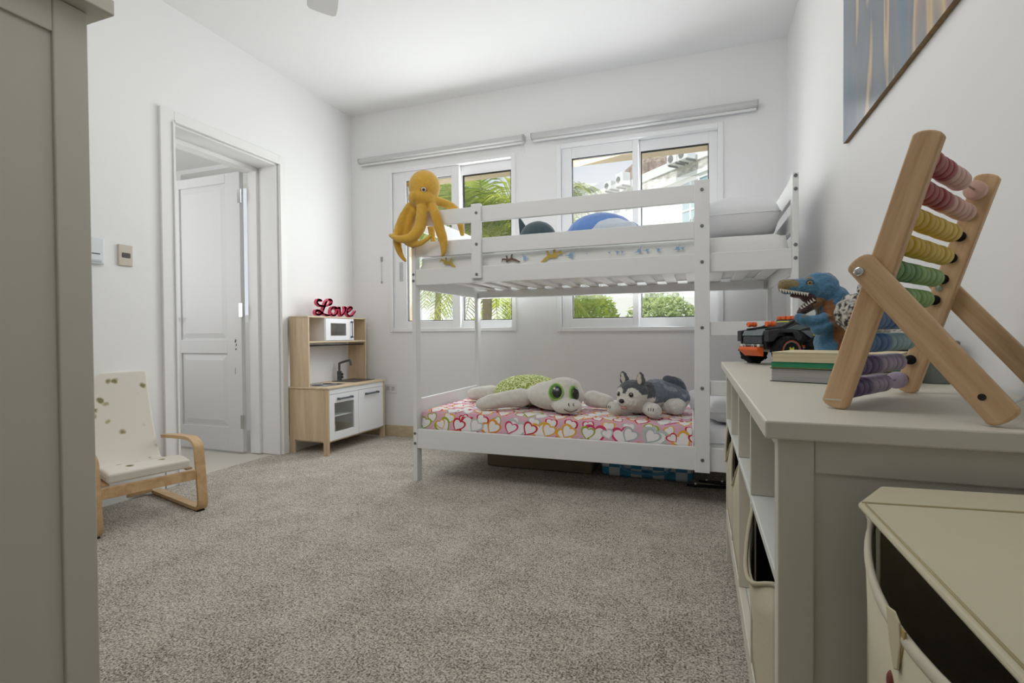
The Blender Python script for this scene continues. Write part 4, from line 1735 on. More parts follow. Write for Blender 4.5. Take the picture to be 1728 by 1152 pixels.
# ------------------------------------------------------------------ low shelf unit along the right wall
CAB = mat('cabinet_cream', (214, 210, 195), .42, bump=.06, bscale=22, spec=.4, var=.04, vscale=5)
CABI = mat('cabinet_inside', (214, 218, 212), .5)
cb = thing('storage_shelf', 'low cream-white storage shelf with fabric bins along the right wall', 'shelf unit', (.31, 1.45, 0))
fx, bxk = .098, .523  # shelf, lidded box, books and abacus numbers: first estimates scaled about the camera
gy0, gy1 = .757, 2.135
TOPZ = .764
b = MB()
b.box(.081, .535, .740, 2.166, .740, TOPZ)
b.build('top_board', CAB, cb, bevel=.0025)
for y, s_ in ((gy0, 1), (gy1 - .030, -1)):
    for x in (fx, bxk - .043):
        b = MB()
        b.box(x, x + .043, y, y + .030, 0, .7395)
        b.build('corner_post', CAB, cb, bevel=.002)
    ya, yb = (y + .003, y + .020) if s_ == 1 else (y + .010, y + .027)
    for z0, z1 in ((.694, .7395), (.150, .208)):
        b = MB()
        b.box(fx + .0435, bxk - .0435, ya, yb, z0, z1)
        b.build('end_rail', CAB, cb, bevel=.002)
    b = MB()
    b.box(fx + .0435, bxk - .0435, ya + .006, yb - .002, .208, .694)
    b.build('end_panel', CAB, cb)
b = MB()
b.box(fx, fx + .018, gy0 + .0305, gy1 - .0305, .724, .7395)
b.build('front_rail', CAB, cb, bevel=.002)
b = MB()
b.box(fx, fx + .018, gy0 + .0305, gy1 - .0305, .150, .203)
b.build('plinth', CAB, cb, bevel=.002)
b = MB()
b.box(fx + .0185, .515, gy0 + .0305, gy1 - .0305, .190, .203)
b.build('bottom_board', CABI, cb)
b = MB()
b.box(.516, .522, gy0 + .0305, gy1 - .0305, .150, .7395)
b.build('back_panel', CABI, cb)
b = MB()
b.box(fx, .515, gy0 + .0305, gy1 - .0305, .533, .548)
b.build('middle_shelf', CABI, cb, bevel=.002)
divs = (1.137, 1.471, 1.791)
for y in divs:
    for z0, z1 in ((.2035, .5325), (.5485, .7235)):
        b = MB()
        b.box(fx, .515, y, y + .015, z0, z1)
        b.build('divider', CAB, cb, bevel=.0015)
CAN = mat('canvas_bin', (200, 190, 164), .9, bump=.3, bscale=160, var=.06, vscale=4)
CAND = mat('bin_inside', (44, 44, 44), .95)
spans = [(gy0 + .033, divs[0] - .003), (divs[0] + .018, divs[1] - .003), (divs[1] + .018, divs[2] - .003), (divs[2] + .018, gy1 - .033)]
B0 = .2045
for i, (bow, dip, dep) in enumerate(((.026, .062, 0), (-.004, .05, .03), (.013, .095, 0), (.015, .10, 0))):
    y0, y1 = spans[i]
    t = thing('fabric_bin', ['beige fabric bin nearest the camera end of the low shelf, front bulging', 'beige fabric bin pushed deeper into the second low compartment', 'beige fabric bin in the third low compartment, dark open rim',
                             'beige fabric bin in the compartment next to the bunk bed'][i], 'fabric bin', (.30, (y0 + y1) / 2, B0), 'fabric bins in the low shelf')
    n_ = 16
    xf = fx + .005 + dep
    top = .525

    def bl(u, z):
        k = math.sin(PI * u)
        return xf - bow * k * (z - B0) / (top - B0)
    b = MB()
    vs, fs = [], []
    nz_ = 6
    for j in range(nz_ + 1):
        for q in range(n_ + 1):
            u = q / n_
            zt = top - dip * math.sin(PI * u) ** 1.3
            z = B0 + (zt - B0) * j / nz_
            vs.append((bl(u, z), y0 + (y1 - y0) * u, z))
    for j in range(nz_):
        for q in range(n_):
            a = j * (n_ + 1) + q
            fs.append((a, a + 1, a + n_ + 2, a + n_ + 1))
    b.add(vs, fs)
    o = b.build('front_panel', CAN, t, smooth=True)
    sm = o.modifiers.new('thick', 'SOLIDIFY')
    sm.thickness = .004
    sm.offset = 0
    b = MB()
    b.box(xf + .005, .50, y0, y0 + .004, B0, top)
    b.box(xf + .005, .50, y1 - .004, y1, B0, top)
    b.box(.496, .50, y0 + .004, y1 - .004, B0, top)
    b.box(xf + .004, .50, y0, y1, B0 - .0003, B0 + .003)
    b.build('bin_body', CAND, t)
    b = MB()
    b.tube([(bl(q / n_, top) - .0005, y0 + (y1 - y0) * q / n_, top - dip * math.sin(PI * q / n_) ** 1.3) for q in range(n_ + 1)], .004, 6)
    b.build('rim_binding', mat('bin_binding', (186, 176, 150), .9), t, smooth=True)

# ------------------------------------------------------------------ lidded cream box in the corner of the picture
CRM = mat('cream_cloth', (206, 198, 168), .8, bump=.12, bscale=120, var=.04, vscale=3)
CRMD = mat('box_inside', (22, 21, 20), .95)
bn = thing('lidded_box', 'cream fabric box with loose lid and bulging open front, in front of the shelf unit', 'storage box', (.31, .5, 0))
LX0, LX1, LY0, LY1, LZ = .166, .53, .25, .664, .689
n_ = 20
b = MB()
vs, fs = [], []


def rimx(y):
    u = max(0, min(1, (y - .25) / (.672 - .25)))
    return .184 - .043 * math.sin(PI * u) ** .8


nz_ = 8
RZ = .666
YB_ = .690
for j in range(nz_ + 1):
    for q in range(n_ + 1):
        y = .25 + (YB_ - .25) * q / n_
        t_ = j / nz_
        sag = -.013 * math.sin(PI * q / n_)
        vs.append((.187 + (rimx(y) - .187) * (.15 + .85 * t_), y, .005 + (RZ + sag - .005) * t_))
for j in range(nz_):
    for q in range(n_):
        a = j * (n_ + 1) + q
        fs.append((a, a + 1, a + n_ + 2, a + n_ + 1))
b.add(vs, fs)
o = b.build('front_panel', CRM, bn, smooth=True)
sm = o.modifiers.new('thick', 'SOLIDIFY')
sm.thickness = .005
sm.offset = 0
b = MB()
b.tube([(rimx(.25 + (YB_ - .25) * q / n_), .25 + (YB_ - .25) * q / n_, RZ - .013 * math.sin(PI * q / n_) + .0005) for q in range(n_ + 1)], .0036, 8, squash=(1, 1.5))
b.build('rim_binding', mat('cream_binding', (204, 196, 174), .85), bn, smooth=True)
b = MB()
b.box(.193, .525, YB_ - .005, YB_, .005, RZ)
b.box(.193, .525, .25, .255, .005, RZ)
b.box(.520, .525, .255, YB_ - .005, .005, RZ)
b.box(.193, .525, .255, YB_ - .005, .005, .012)
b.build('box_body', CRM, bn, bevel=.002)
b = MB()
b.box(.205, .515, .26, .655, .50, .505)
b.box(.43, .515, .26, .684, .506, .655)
b.build('dark_interior', CRMD, bn)  # near-black sheet and block inside the cream box
b = MB()
yk = .674
b.add([(LX0, LY0, LZ), (LX1, LY0, LZ + .007), (LX1, yk, LZ + .009), (LX0, LY1, LZ), (LX0 + .034, .708, LZ + .010), (LX1, .716, LZ + .016),
       (LX0, LY0, LZ - .006), (LX1, LY0, LZ + .001), (LX1, yk, LZ + .003), (LX0, LY1, LZ - .006), (LX0 + .034, .708, LZ + .004), (LX1, .716, LZ + .010)],
      [(0, 1, 2, 3), (3, 2, 5, 4), (9, 8, 7, 6), (10, 11, 8, 9), (0, 6, 7, 1), (1, 7, 8, 2), (2, 8, 11, 5), (5, 11, 10, 4), (4, 10, 9, 3), (3, 9, 6, 0)])
lo = b.build('lid', CRM, bn, bevel=.0025)
b = MB()
b.tube([(LX0 + .004, LY1, LZ + .0003), (LX1, yk, LZ + .0093)], .0014, 6)
b.tube([(LX0 + .006, LY0, LZ + .0005), (LX0 + .006, LY1 - .006, LZ + .0005)], .0012, 6)
b.build('lid_seam', mat('seam_tan', (170, 156, 116), .85), lo, smooth=True)
# pull loop on the bulging front
for poly, x_, nm, c_ in (((( 1494, 1020), (1508, 1030), (1516, 1050), (1518, 1088), (1513, 1130), (1507, 1129), (1501, 1090)), .1372, 'pull_loop', (202, 190, 154)),
                         (((1519, 1058), (1527, 1066), (1524, 1092), (1514, 1131), (1512, 1126), (1519, 1092)), .1385, 'pull_loop_edge', (176, 148, 88))):
    b = MB()
    pp = [px(u, v, 'X', x_) for u, v in poly]
    k = len(pp)
    b.add([tuple(p) for p in pp] + [tuple(p + V((.0016, 0, 0))) for p in pp], [tuple(range(k)), tuple(range(2 * k - 1, k - 1, -1))] + [(i, (i + 1) % k, k + (i + 1) % k, k + i) for i in range(k)])
    b.build(nm, mat('loop_%d' % c_[0], c_, .85), bn, bevel=.0008)
b = MB()
b.ell(px(1506, 1150, 'X', .142), (.004, .006, .009), seg=12, rings=8)
b.build('dark_tag', mat('dark_red_tag', (110, 52, 38), .7), bn, smooth=True)
it = thing('plastic_wrap', 'crumpled pale blue plastic wrap inside the open cream box', 'plastic wrap', (.215, .41, .506))
b = MB()
b.ell((.22, .40, .580), (.035, .060, .066), seg=20, rings=12)
plush('wrap', b, mat('pale_plastic', (170, 186, 200), .25, spec=.6), it, .006, 2, None, .010, 40)

# ------------------------------------------------------------------ painting on the right wall


def painting_mat():
    mt, n, l, p = base('painted_drips')
    tc = n.new('ShaderNodeTexCoord')
    mp_ = n.new('ShaderNodeMapping')
    mp_.inputs['Scale'].default_value = (1, 3.3, .55)
    mp_.inputs['Rotation'].default_value = (.16, 0, 0)
    nz = n.new('ShaderNodeTexNoise')
    nz.inputs['Scale'].default_value = 1.7
    nz.inputs['Detail'].default_value = 2
    nz.inputs['Distortion'].default_value = .5
    rp = n.new('ShaderNodeValToRGB')
    e = rp.color_ramp.elements
    e[0].position, e[0].color = .34, rgba((92, 116, 134))
    e[1].position, e[1].color = .72, rgba((186, 160, 136))
    for pos, c in ((.44, (112, 120, 128)), (.52, (104, 112, 120)), (.565, (206, 178, 132)), (.60, (156, 132, 122)), (.66, (122, 128, 134))):
        q = e.new(pos)
        q.color = rgba(c)
    l.new(tc.outputs['Object'], mp_.inputs['Vector'])
    l.new(mp_.outputs['Vector'], nz.inputs['Vector'])
    l.new(nz.outputs['Fac'], rp.inputs['Fac'])
    l.new(rp.outputs['Color'], p.inputs['Base Color'])
    p.inputs['Roughness'].default_value = .16
    p.inputs['Specular IOR Level'].default_value = .6
    return mt


pt = thing('wall_picture', 'unframed glossy board painting of blue-grey and tan drips on the right wall', 'painting', (XR, 1.72, 1.61))
py0, py1, pz0, pz1 = 1.10, 2.325, 1.609, 2.43
b = MB()
b.box(XR - .015, XR - .002, py0, py1, pz0, pz1)
b.build('board_edge', mat('board_brown', (142, 114, 74), .85, var=.4, vscale=70), pt)
b = MB()
b.box(XR - .0165, XR - .0152, py0, py1, pz0, pz1)
b.build('painted_face', painting_mat(), pt)
# ------------------------------------------------------------------ soft toys
FUR = attr_mat('plush_fur', .95, .55, 150, .006, .3)
VEL = attr_mat('plush_velvet', .9, .22, 60, .004, .35)
EYEK = mat('eye_black', (16, 16, 18), .12, spec=.7)
EYEW = mat('eye_white', (235, 232, 226), .35)
DKTH = mat('dark_thread', (48, 44, 44), .8)


def hit_ell(u, v, c, r):
    """front point and outward normal where a sight line meets an ellipsoid"""
    d = (right * ((u - 864) / FPX) + down * ((v - 576) / FPX) + fwd).normalized()
    o = V((0, 0, CAMH)) - V(c)
    S = V((1 / r[0], 1 / r[1], 1 / r[2]))
    a, b = V([d[i] * S[i] for i in range(3)]), V([o[i] * S[i] for i in range(3)])
    A, B_, C_ = a.dot(a), 2 * a.dot(b), b.dot(b) - 1
    D = max(B_ * B_ - 4 * A * C_, 0)
    t = (-B_ - math.sqrt(D)) / (2 * A)
    p = V((0, 0, CAMH)) + d * t
    n = V([(p[i] - c[i]) / r[i] ** 2 for i in range(3)]).normalized()
    return p, n


def disc(name, p, n, rx, ry, th, m_, parent, lift=0.0):
    b = MB()
    R = frame_of(n)
    b.ell(p + n * lift, (rx, ry, th), R, 20, 10)
    return b.build(name, m_, parent, smooth=True)


# --- octopus hanging over the bed corner
oc = thing('octopus_plush', 'mustard yellow velvet octopus draped over the corner of the top bunk', 'soft toy', (-1.5, 2.62, 1.62))
YO = 2.628
OCC = lambda p: (212, 164, 62) if noise.noise(p * 9) > -.15 else (202, 152, 52)
hc, hr = V((-1.503, YO + .01, 1.738)), (.093, .088, .096)
b = MB()
b.ell(hc, hr)
b.ell(V((-1.512, YO, 1.672)), (.083, .078, .060))
b.ell(V((-1.50, YO + .002, 1.648)), (.072, .066, .034))


def tent(pts, ys, r0, r1):
    q = [px(u, v, 'Y', y) for (u, v), y in zip(pts, ys)]
    pp = smooth_path(q, 7)
    return pp, lerp_list([r0 * .8, r0, r0 * .95, (r0 + r1) / 2, r1], len(pp))


TN = [([(694, 345), (684, 362), (676, 380), (671, 397), (671, 412), (676, 429), (684, 440)], [YO, YO, YO - .02, YO - .03, YO - .03, YO - .02, YO - .01], .031, .009),
      ([(711, 346), (712, 362), (708, 384), (694, 401), (673, 403), (658, 397)], [YO - .03, YO - .025, YO - .03, YO - .055, YO - .075, YO - .06], .036, .010),
      ([(728, 345), (735, 362), (742, 386), (748, 406), (749, 424), (746, 432)], [YO, YO - .004, YO - .004, YO - .004, YO - .004, YO], .031, .008),
      ([(699, 352), (690, 378), (686, 402), (692, 411), (708, 411), (727, 399)], [YO - .0, YO - .005, YO - .01, YO - .03, YO - .035, YO - .03], .024, .010)]
for pts, ys, r0, r1 in TN:
    pp, rr = tent(pts, ys, r0, r1)
    b.tube(pp, rr, 12)
    b.ell(pp[-1], (r1, r1, r1), seg=10, rings=8)
# two arms that go back over the rail
for pts in ([(-1.44, 2.66, 1.655), (-1.39, 2.715, 1.642), (-1.345, 2.745, 1.60), (-1.325, 2.75, 1.52), (-1.315, 2.752, 1.46)],
            [(-1.53, 2.67, 1.655), (-1.55, 2.74, 1.640), (-1.545, 2.77, 1.58), (-1.53, 2.775, 1.48), (-1.52, 2.772, 1.43)]):
    pp = smooth_path(pts, 6)
    b.tube(pp, lerp_list([.026, .026, .022, .012], len(pp)), 10)
plush('body', b, VEL, oc, .006, 3, OCC, .0012, 70)
for (u, v) in ((715, 319.5), (691.5, 325)):
    p, n_ = hit_ell(u, v, hc, hr)
    if u < 700:
        n_ = V((-.93, -.32, .1)).normalized()
        p = V([hc[i] + n_[i] * hr[i] for i in range(3)])
    e = disc('eye', p, n_, .0145, .0145, .008, EYEW, oc)
    disc('iris', p, n_, .0095, .0095, .006, mat('iris_brown', (88, 62, 40), .3), e, .004)
    disc('pupil', p, n_, .0060, .0060, .005, EYEK, e, .0072)
    bb = MB()
    R = frame_of(n_)
    bb.tube([p + R @ V((math.cos(a) * .017, math.sin(a) * .017, .002)) for a in [math.pi * k / 10 for k in range(-1, 12)]], .0042, 6)
    bb.build('eyelid', mat('octopus_lid', (204, 148, 46), .9), e, smooth=True)

# --- turtle on the lower bunk
tu = thing('turtle_plush', 'big white plush turtle with green shell and green eyes on the heart cover', 'soft toy', (-.9, 3.0, .43))
ZM = .424
WH = lambda p: (224, 221, 212)
CRW = attr_mat('plush_white', .95, .28, 45, .004, .25)
hc, hr = V((-.800, 2.93, .512)), (.176, .135, .088)
b = MB()
b.ell(hc, hr)
b.ell(V((-.755, 2.95, .560)), (.105, .110, .060))
mc, mr = px(957, 688, 'Y', 2.815), (.088, .075, .046)
mc.z = ZM + .044
b.ell(mc, mr)
b.ell(V((-.90, 3.02, .50)), (.12, .12, .07))
plush('head', b, CRW, tu, .008, 5, WH, .0015, 30, .4310)
for (u, v, rx, ry, k) in ((938, 661, .044, .052, 0), (968, 664, .040, .050, 1)):
    p, n_ = hit_ell(u, v, V((-.79, 2.935, .525)), (.170, .135, .098))
    if k:
        n_ = (n_ + V((.55, .1, 0))).normalized()
    p = p + n_ * .002
    e = disc('eye', p, n_, rx, ry, .010, mat('eye_lime', (150, 190, 90), .5), tu)
    disc('iris', p, n_, rx * .86, ry * .86, .010, mat('eye_green', (86, 140, 50), .4, var=.35, vscale=60), e, .003)
    disc('pupil', p + V((.006, 0, -.002)), n_, rx * .66, ry * .68, .010, mat('pupil_black', (34, 30, 32), .2, spec=.6), e, .0062)
    disc('glint', p + V((-.006, 0, .016)), n_, .006, .007, .004, mat('glint_white', (240, 240, 240), .2), e, .0145)


def surf_line(name, uv, c, r, w_, m_, parent):
    b = MB()
    b.tube([hit_ell(u, v, c, r)[0] + hit_ell(u, v, c, r)[1] * .001 for u, v in uv], w_, 6)
    return b.build(name, m_, parent, smooth=True)


surf_line('mouth', [(952, 690), (957, 693.5), (963, 695), (969, 693.5), (974, 690.5)], mc, V(mr) * 1.01, .0022, DKTH, tu)
for u in (960, 968):
    surf_line('nostril', [(u, 680.5), (u - 1.0, 682.5), (u + .5, 685)], mc, V(mr) * 1.01, .0022, DKTH, tu)


def shell_mat():
    mt, n, l, p = base('shell_green')
    tc = n.new('ShaderNodeTexCoord')
    mp_ = n.new('ShaderNodeMapping')
    nz = n.new('ShaderNodeTexNoise')
    nz.inputs['Scale'].default_value = 14
    ml = n.new('ShaderNodeMix')
    ml.data_type = 'VECTOR'
    ml.inputs['Factor'].default_value = .12
    vo = n.new('ShaderNodeTexVoronoi')
    vo.feature = 'DISTANCE_TO_EDGE'
    vo.inputs['Scale'].default_value = 34
    rp = n.new('ShaderNodeValToRGB')
    e = rp.color_ramp.elements
    e[0].position, e[0].color = .045, rgba((230, 232, 176))
    e[1].position, e[1].color = .12, rgba((134, 156, 56))
    l.new(tc.outputs['Object'], nz.inputs['Vector'])
    l.new(tc.outputs['Object'], ml.inputs['A'])
    l.new(nz.outputs['Color'], ml.inputs['B'])
    l.new(ml.outputs['Result'], vo.inputs['Vector'])
    l.new(vo.outputs['Distance'], rp.inputs['Fac'])
    l.new(rp.outputs['Color'], p.inputs['Base Color'])
    p.inputs['Roughness'].default_value = .95
    bp = n.new('ShaderNodeBump')
    bp.inputs['Strength'].default_value = .7
    bp.inputs['Distance'].default_value = .006
    bp.invert = True
    l.new(vo.outputs['Distance'], bp.inputs['Height'])
    l.new(bp.outputs['Normal'], p.inputs['Normal'])
    return mt


b = MB()
R = rz(-.5)
b.ell(V((-1.065, 3.235, .468)), (.275, .225, .138), R, 28, 18)
b.ell(V((-1.065, 3.235, .462)), (.295, .245, .040), R, 28, 12)
plush('shell', b, shell_mat(), tu, .010, 4, None, .004, 26, .4310)


def flipper(pts, r0, r1, flat=.62, nm='flipper'):
    pp = smooth_path([V(p) for p in pts], 6)
    bb = MB()
    k = len(pp)
    for i, p in enumerate(pp):
        t = i / (k - 1)
        r = r0 + (r1 - r0) * t
        r *= (math.sin(PI * min(1, .22 + .78 * (1 - t))) ** .35) if t > .6 else 1
        bb.ell(p, (r, r, r * flat), seg=14, rings=10)
    plush(nm, bb, CRW, tu, .009, 5, WH, .003, 26, .4310)


flipper([(-1.015, 2.925, .492), (-1.085, 2.88, .486), (-1.16, 2.825, .474), (-1.215, 2.785, .462)], .066, .046, .86)
flipper([(-.60, 3.06, .482), (-.55, 3.05, .474), (-.515, 3.04, .472)], .064, .050, .80)
flipper([(-1.32, 3.19, .478), (-1.38, 3.17, .476), (-1.43, 3.15, .474)], .070, .058, .78)

# --- husky on the lower bunk
hk = thing('husky_plush', 'grey and white plush husky puppy lying at the ladder end of the heart cover', 'soft toy', (-.28, 2.98, .43))
Hc, Hr = V((-.350, 2.925, .535)), V((.092, .090, .080))
hf = V((-.42, -.90, -.10)).normalized()
hu = V((0, 0, 1)) - hf * hf.z
hu.normalize()
hrx = hf.cross(hu).normalized()          # towards the toy's own left in the picture's right


def husky_col(p):
    q = p - Hc
    a, b_, c_ = q.dot(hrx) / .092, q.dot(hu) / .080, q.dot(hf) / .09
    grey, white, dark = (104, 110, 118), (232, 228, 218), (84, 88, 94)
    j = .05 * noise.noise(p * 60)
    head = (V((q.x / 1.35, q.y / 1.35, q.z / 1.3)).length < .092) or c_ > .55
    if head:
        if c_ > -.05:
            lim = .98 - .55 * abs(a) ** 2
            peak = abs(a) < .13 * max(0, (b_ - .05)) / .5 + .04 and b_ > .22
            arch = b_ < .62 - 1.9 * (abs(a) - .38) ** 2
            cheek = b_ < .18 - .1 * abs(a)
            if (arch and not peak and abs(a) < .86 + j) or cheek:
                return white
            return dark
        return dark if b_ > -.25 + j else white
    # body: grey back, white legs and belly
    if p.z < .487 + j * .3:
        return white
    return (112, 122, 136) if noise.noise(p * 24) > -.35 else (150, 158, 168)


b = MB()
b.ell(Hc, Hr)
b.ell(Hc + hf * .035 + hu * -.030, (.070, .070, .052))
b.ell(Hc + hf * .082 + hu * -.030, (.036, .036, .028))           # muzzle
b.ell(Hc + hf * .070 + hu * -.056, (.030, .030, .014))
b.ell(V((-.325, 2.965, .478)), (.085, .085, .056))               # chest
for t in range(8):
    k = t / 7
    b.ell(V((-.29 + .155 * k, 2.99 + .11 * k, .512 - .012 * k + .028 * math.sin(PI * k))), (.088, .088, .084 - .010 * k))
plush('body', b, FUR, hk, .006, 2, husky_col, .004, 60, .4215)
WF = lambda p: (228, 226, 218)
for nm, pts, r0, r1 in (('front_leg', [(-.365, 2.93, .462), (-.41, 2.885, .460), (-.445, 2.855, .462)], .036, .042), ('front_leg', [(-.275, 2.93, .462), (-.245, 2.86, .460), (-.228, 2.805, .464)], .036, .044),
                        ('hind_leg', [(-.19, 3.06, .462), (-.15, 3.0, .465), (-.118, 2.965, .470)], .040, .052), ('hind_leg', [(-.36, 3.08, .462), (-.385, 3.07, .468), (-.395, 3.06, .474)], .034, .038)):
    bb = MB()
    pp = smooth_path(pts, 5)
    for i, p in enumerate(pp):
        r = r0 + (r1 - r0) * i / (len(pp) - 1)
        bb.ell(p, (r, r, min(r, p.z - ZM)), seg=14, rings=10)
    lo_ = plush(nm, bb, FUR, hk, .006, 2, WF, .003, 60, .4215)
    if nm == 'front_leg':
        e = pp[-1]
        for k in (-1, 0, 1):
            q = MB()
            dv = V((-.25, -.95, 0)) if e.x > -.35 else V((-.6, -.8, 0))
            sd = V((dv.y * -1, dv.x, 0))
            q.tube([e + dv * .040 + sd * (k * .013) + V((0, 0, .018)), e + dv * .044 + sd * (k * .013) + V((0, 0, .004))], .0018, 5)
            q.build('toe_stitch', DKTH, lo_)
# ears
for sg in (-1, 1):
    c0 = Hc + hu * .070 + hrx * (sg * .052) - hf * .005
    tip = c0 + hu * .056 + hrx * (sg * .006) + hf * .006
    bb = MB()
    bb.ell(c0 + hu * .008, (.027, .020, .030))
    bb.ell(c0.lerp(tip, .55), (.020, .014, .024))
    bb.ell(tip - hu * .008, (.010, .009, .012))
    eo = plush('ear', bb, FUR, hk, .004, 2, lambda p: (92, 96, 102), .002, 80)
    bb = MB()
    bb.ell(c0 + hu * .012 + hf * .0155, (.016, .006, .024), frame_of(hf) @ Matrix(((1, 0, 0), (0, 0, 1), (0, -1, 0))))
    bb.ell(c0.lerp(tip, .6) + hf * .010, (.011, .005, .018), frame_of(hf) @ Matrix(((1, 0, 0), (0, 0, 1), (0, -1, 0))))
    plush('inner_ear', bb, FUR, eo, .003, 1, lambda p: (226, 216, 198), .0, 80)
for sg in (-1, 1):
    n_ = (hf * .86 + hrx * (sg * .42) + hu * .16).normalized()
    p = Hc + V((n_.x * .092, n_.y * .090, n_.z * .080)) * 1.0
    e = disc('eye', p, n_, .0125, .0135, .007, EYEK, hk, .0005)
    disc('glint', p + hu * .004 - hrx * .002, n_, .003, .003, .002, EYEW, e, .007)
p = Hc + hf * .117 + hu * -.016
bb = MB()
bb.ell(p, (.0165, .012, .0125), frame_of(hf) @ Matrix(((1, 0, 0), (0, 0, 1), (0, -1, 0))))
bb.build('nose', mat('nose_black', (22, 20, 20), .35, spec=.5), hk, smooth=True)
bb = MB()
bb.ell(Hc + hf * .100 + hu * -.056, (.022, .012, .006), frame_of(hf) @ Matrix(((1, 0, 0), (0, 0, 1), (0, -1, 0))))
bb.build('tongue', mat('tongue_pink', (204, 138, 134), .7), hk, smooth=True)
# tail curled over the back
bb = MB()
pp = smooth_path([(-.13, 3.12, .50), (-.095, 3.11, .545), (-.12, 3.08, .590), (-.17, 3.05, .606)], 6)
for i, p in enumerate(pp):
    bb.ell(p, (.030, .030, .030), seg=12, rings=8)
plush('tail', bb, FUR, hk, .006, 2, lambda p: (84, 92, 104), .004, 60)

# --- toys on the top bunk, half hidden by the rails
wh = thing('whale_plush', 'large blue plush with white belly lying on the top bunk behind the rail', 'soft toy', (-.55, 3.1, 1.36))
b = MB()
b.ell(V((-.56, 3.10, 1.478)), (.205, .16, .126))
b.ell(V((-.75, 3.12, 1.44)), (.10, .10, .075))
b.ell(V((-.39, 3.08, 1.45)), (.085, .12, .085))
plush('body', b, VEL, wh, .009, 5, lambda p: (100, 140, 210), .002, 30, 1.3585)
b = MB()
b.ell(V((-.50, 3.02, 1.448)), (.165, .10, .106))
b.ell(V((-.40, 3.0, 1.44)), (.09, .09, .085))
plush('belly', b, VEL, wh, .008, 5, lambda p: (206, 216, 230), .003, 26, 1.3585)
sk = thing('shark_plush', 'dark teal plush with an upright tail fin behind the middle guard rail', 'soft toy', (-.95, 3.0, 1.36))
b = MB()
b.ell(V((-.925, 3.0, 1.465)), (.115, .09, .100))
b.ell(V((-1.02, 3.0, 1.43)), (.06, .06, .065))
plush('body', b, VEL, sk, .007, 4, lambda p: (62, 80, 86), .002, 30, 1.3585)
b = MB()
q = [px(u, v, 'Y', 3.0) for u, v in ((878, 400), (876, 378), (875.5, 370), (877.5, 368), (881, 372), (888, 383), (896, 392), (902, 402))]
b.add([tuple(p + V((0, -.012, 0))) for p in q] + [tuple(p + V((0, .012, 0))) for p in q], [tuple(range(8)), tuple(range(15, 7, -1))] + [(i, (i + 1) % 8, 8 + (i + 1) % 8, 8 + i) for i in range(8)])
b.build('tail_fin', mat('shark_teal', (52, 68, 74), .9, bump=.3), sk, bevel=.005, seg=3)

# ------------------------------------------------------------------ things standing on the low shelf unit
# --- bead abacus
E1, E2, EZ = V((.546, .838, 0)), V((.838, -.546, 0)), V((0, 0, 1))
A0 = V((.1876, .880, TOPZ + .0012))
OAK = wood('beech_abacus', (220, 184, 142), (190, 150, 108), 'Z', 34, .5, .12)
ab = thing('bead_abacus', 'wooden abacus with ten rows of coloured beads standing on the shelf top', 'abacus', A0 + E1 * .16)


def plank(name, c0, c1, wid, th, parent):
    """rounded-end board from c0 to c1 in the E2-Z plane, thickness along E1"""
    ax = (c1 - c0)
    L = ax.length
    ax.normalize()
    sd = E1.cross(ax).normalized()
    w_ = Matrix((sd, E1, ax)).transposed().to_4x4()
    w_.translation = c0
    out = []
    for i in range(9):
        g = -PI / 2 + PI * i / 8
        out.append((wid / 2 * math.sin(g), L - wid * .22 + wid * .22 * math.cos(g)))
    for i in range(9):
        g = PI / 2 + PI * i / 8
        out.append((wid / 2 * math.sin(g), wid * .22 + wid * .22 * math.cos(g)))
    mb = MB()
    mb.prism(out, lambda a, b_, d_: V((a, d_, b_)), -th / 2, th / 2)
    return mb.build(name, OAK, parent, bevel=.0035, seg=3, world=w_)


SP = .316
PW, PT = .0345, .0165
for e in (PT / 2, SP + PT / 2):
    o_ = A0 + E1 * e
    plank('side_post', o_ + E2 * -.001 + EZ * .0005, o_ + E2 * .1135 + EZ * .3775, PW, PT, ab)
for e in (-PT / 2 - .0012, SP + PT * 1.5 + .0012):
    o_ = A0 + E1 * e
    lg = plank('support_leg', o_ + E2 * .0345 + EZ * .2165, o_ + E2 * .1925 + EZ * .0062, PW, PT, ab)
    q = MB()
    sgn = -1 if e < 0 else 1
    c0 = o_ + E2 * .0395 + EZ * .1985 + E1 * (sgn * PT / 2)
    q.lathe([(0, 0), (.0068, 0), (.0066, .0018), (.004, .0034), (0, .0038)], c0, E1 * sgn, 16)
    q.build('bolt_head', CHROME, lg, smooth=True)
    q = MB()
    q.lathe([(0, 0), (.0042, 0), (.0042, .0006), (0, .0007)], o_ + E2 * .170 + EZ * .034 + E1 * (sgn * PT / 2), E1 * sgn, 14)
    q.build('screw_hole', BLACK, lg)
q = MB()
q.tube([A0 + E1 * -.012 + E2 * .187 + EZ * .024, A0 + E1 * (SP + .03) + E2 * .187 + EZ * .024], .0025, 8)
q.build('stretcher_rod', CHROME, ab, smooth=True)
q = MB()
q.lathe([(0, 0), (.0055, 0), (.005, .0015), (0, .002)], A0 + E1 * (SP - .0004) + E2 * .0495 + EZ * .190, -E1, 16)
q.lathe([(0, .0021), (.003, .0021), (0, .0026)], A0 + E1 * (SP - .0004) + E2 * .0495 + EZ * .190, -E1, 12)
q.build('bolt_head', CHROME, ab)
q = MB()
q.box(0, 1, 0, 1, 0, 1)
q = MB()
q.obox(A0 + E1 * -.0004 + E2 * .0005 + EZ * .0128, E2, E1, EZ, (.0115, .0004, .0011))
q.build('slot', mat('slot_pale', (214, 204, 188), .6), ab)
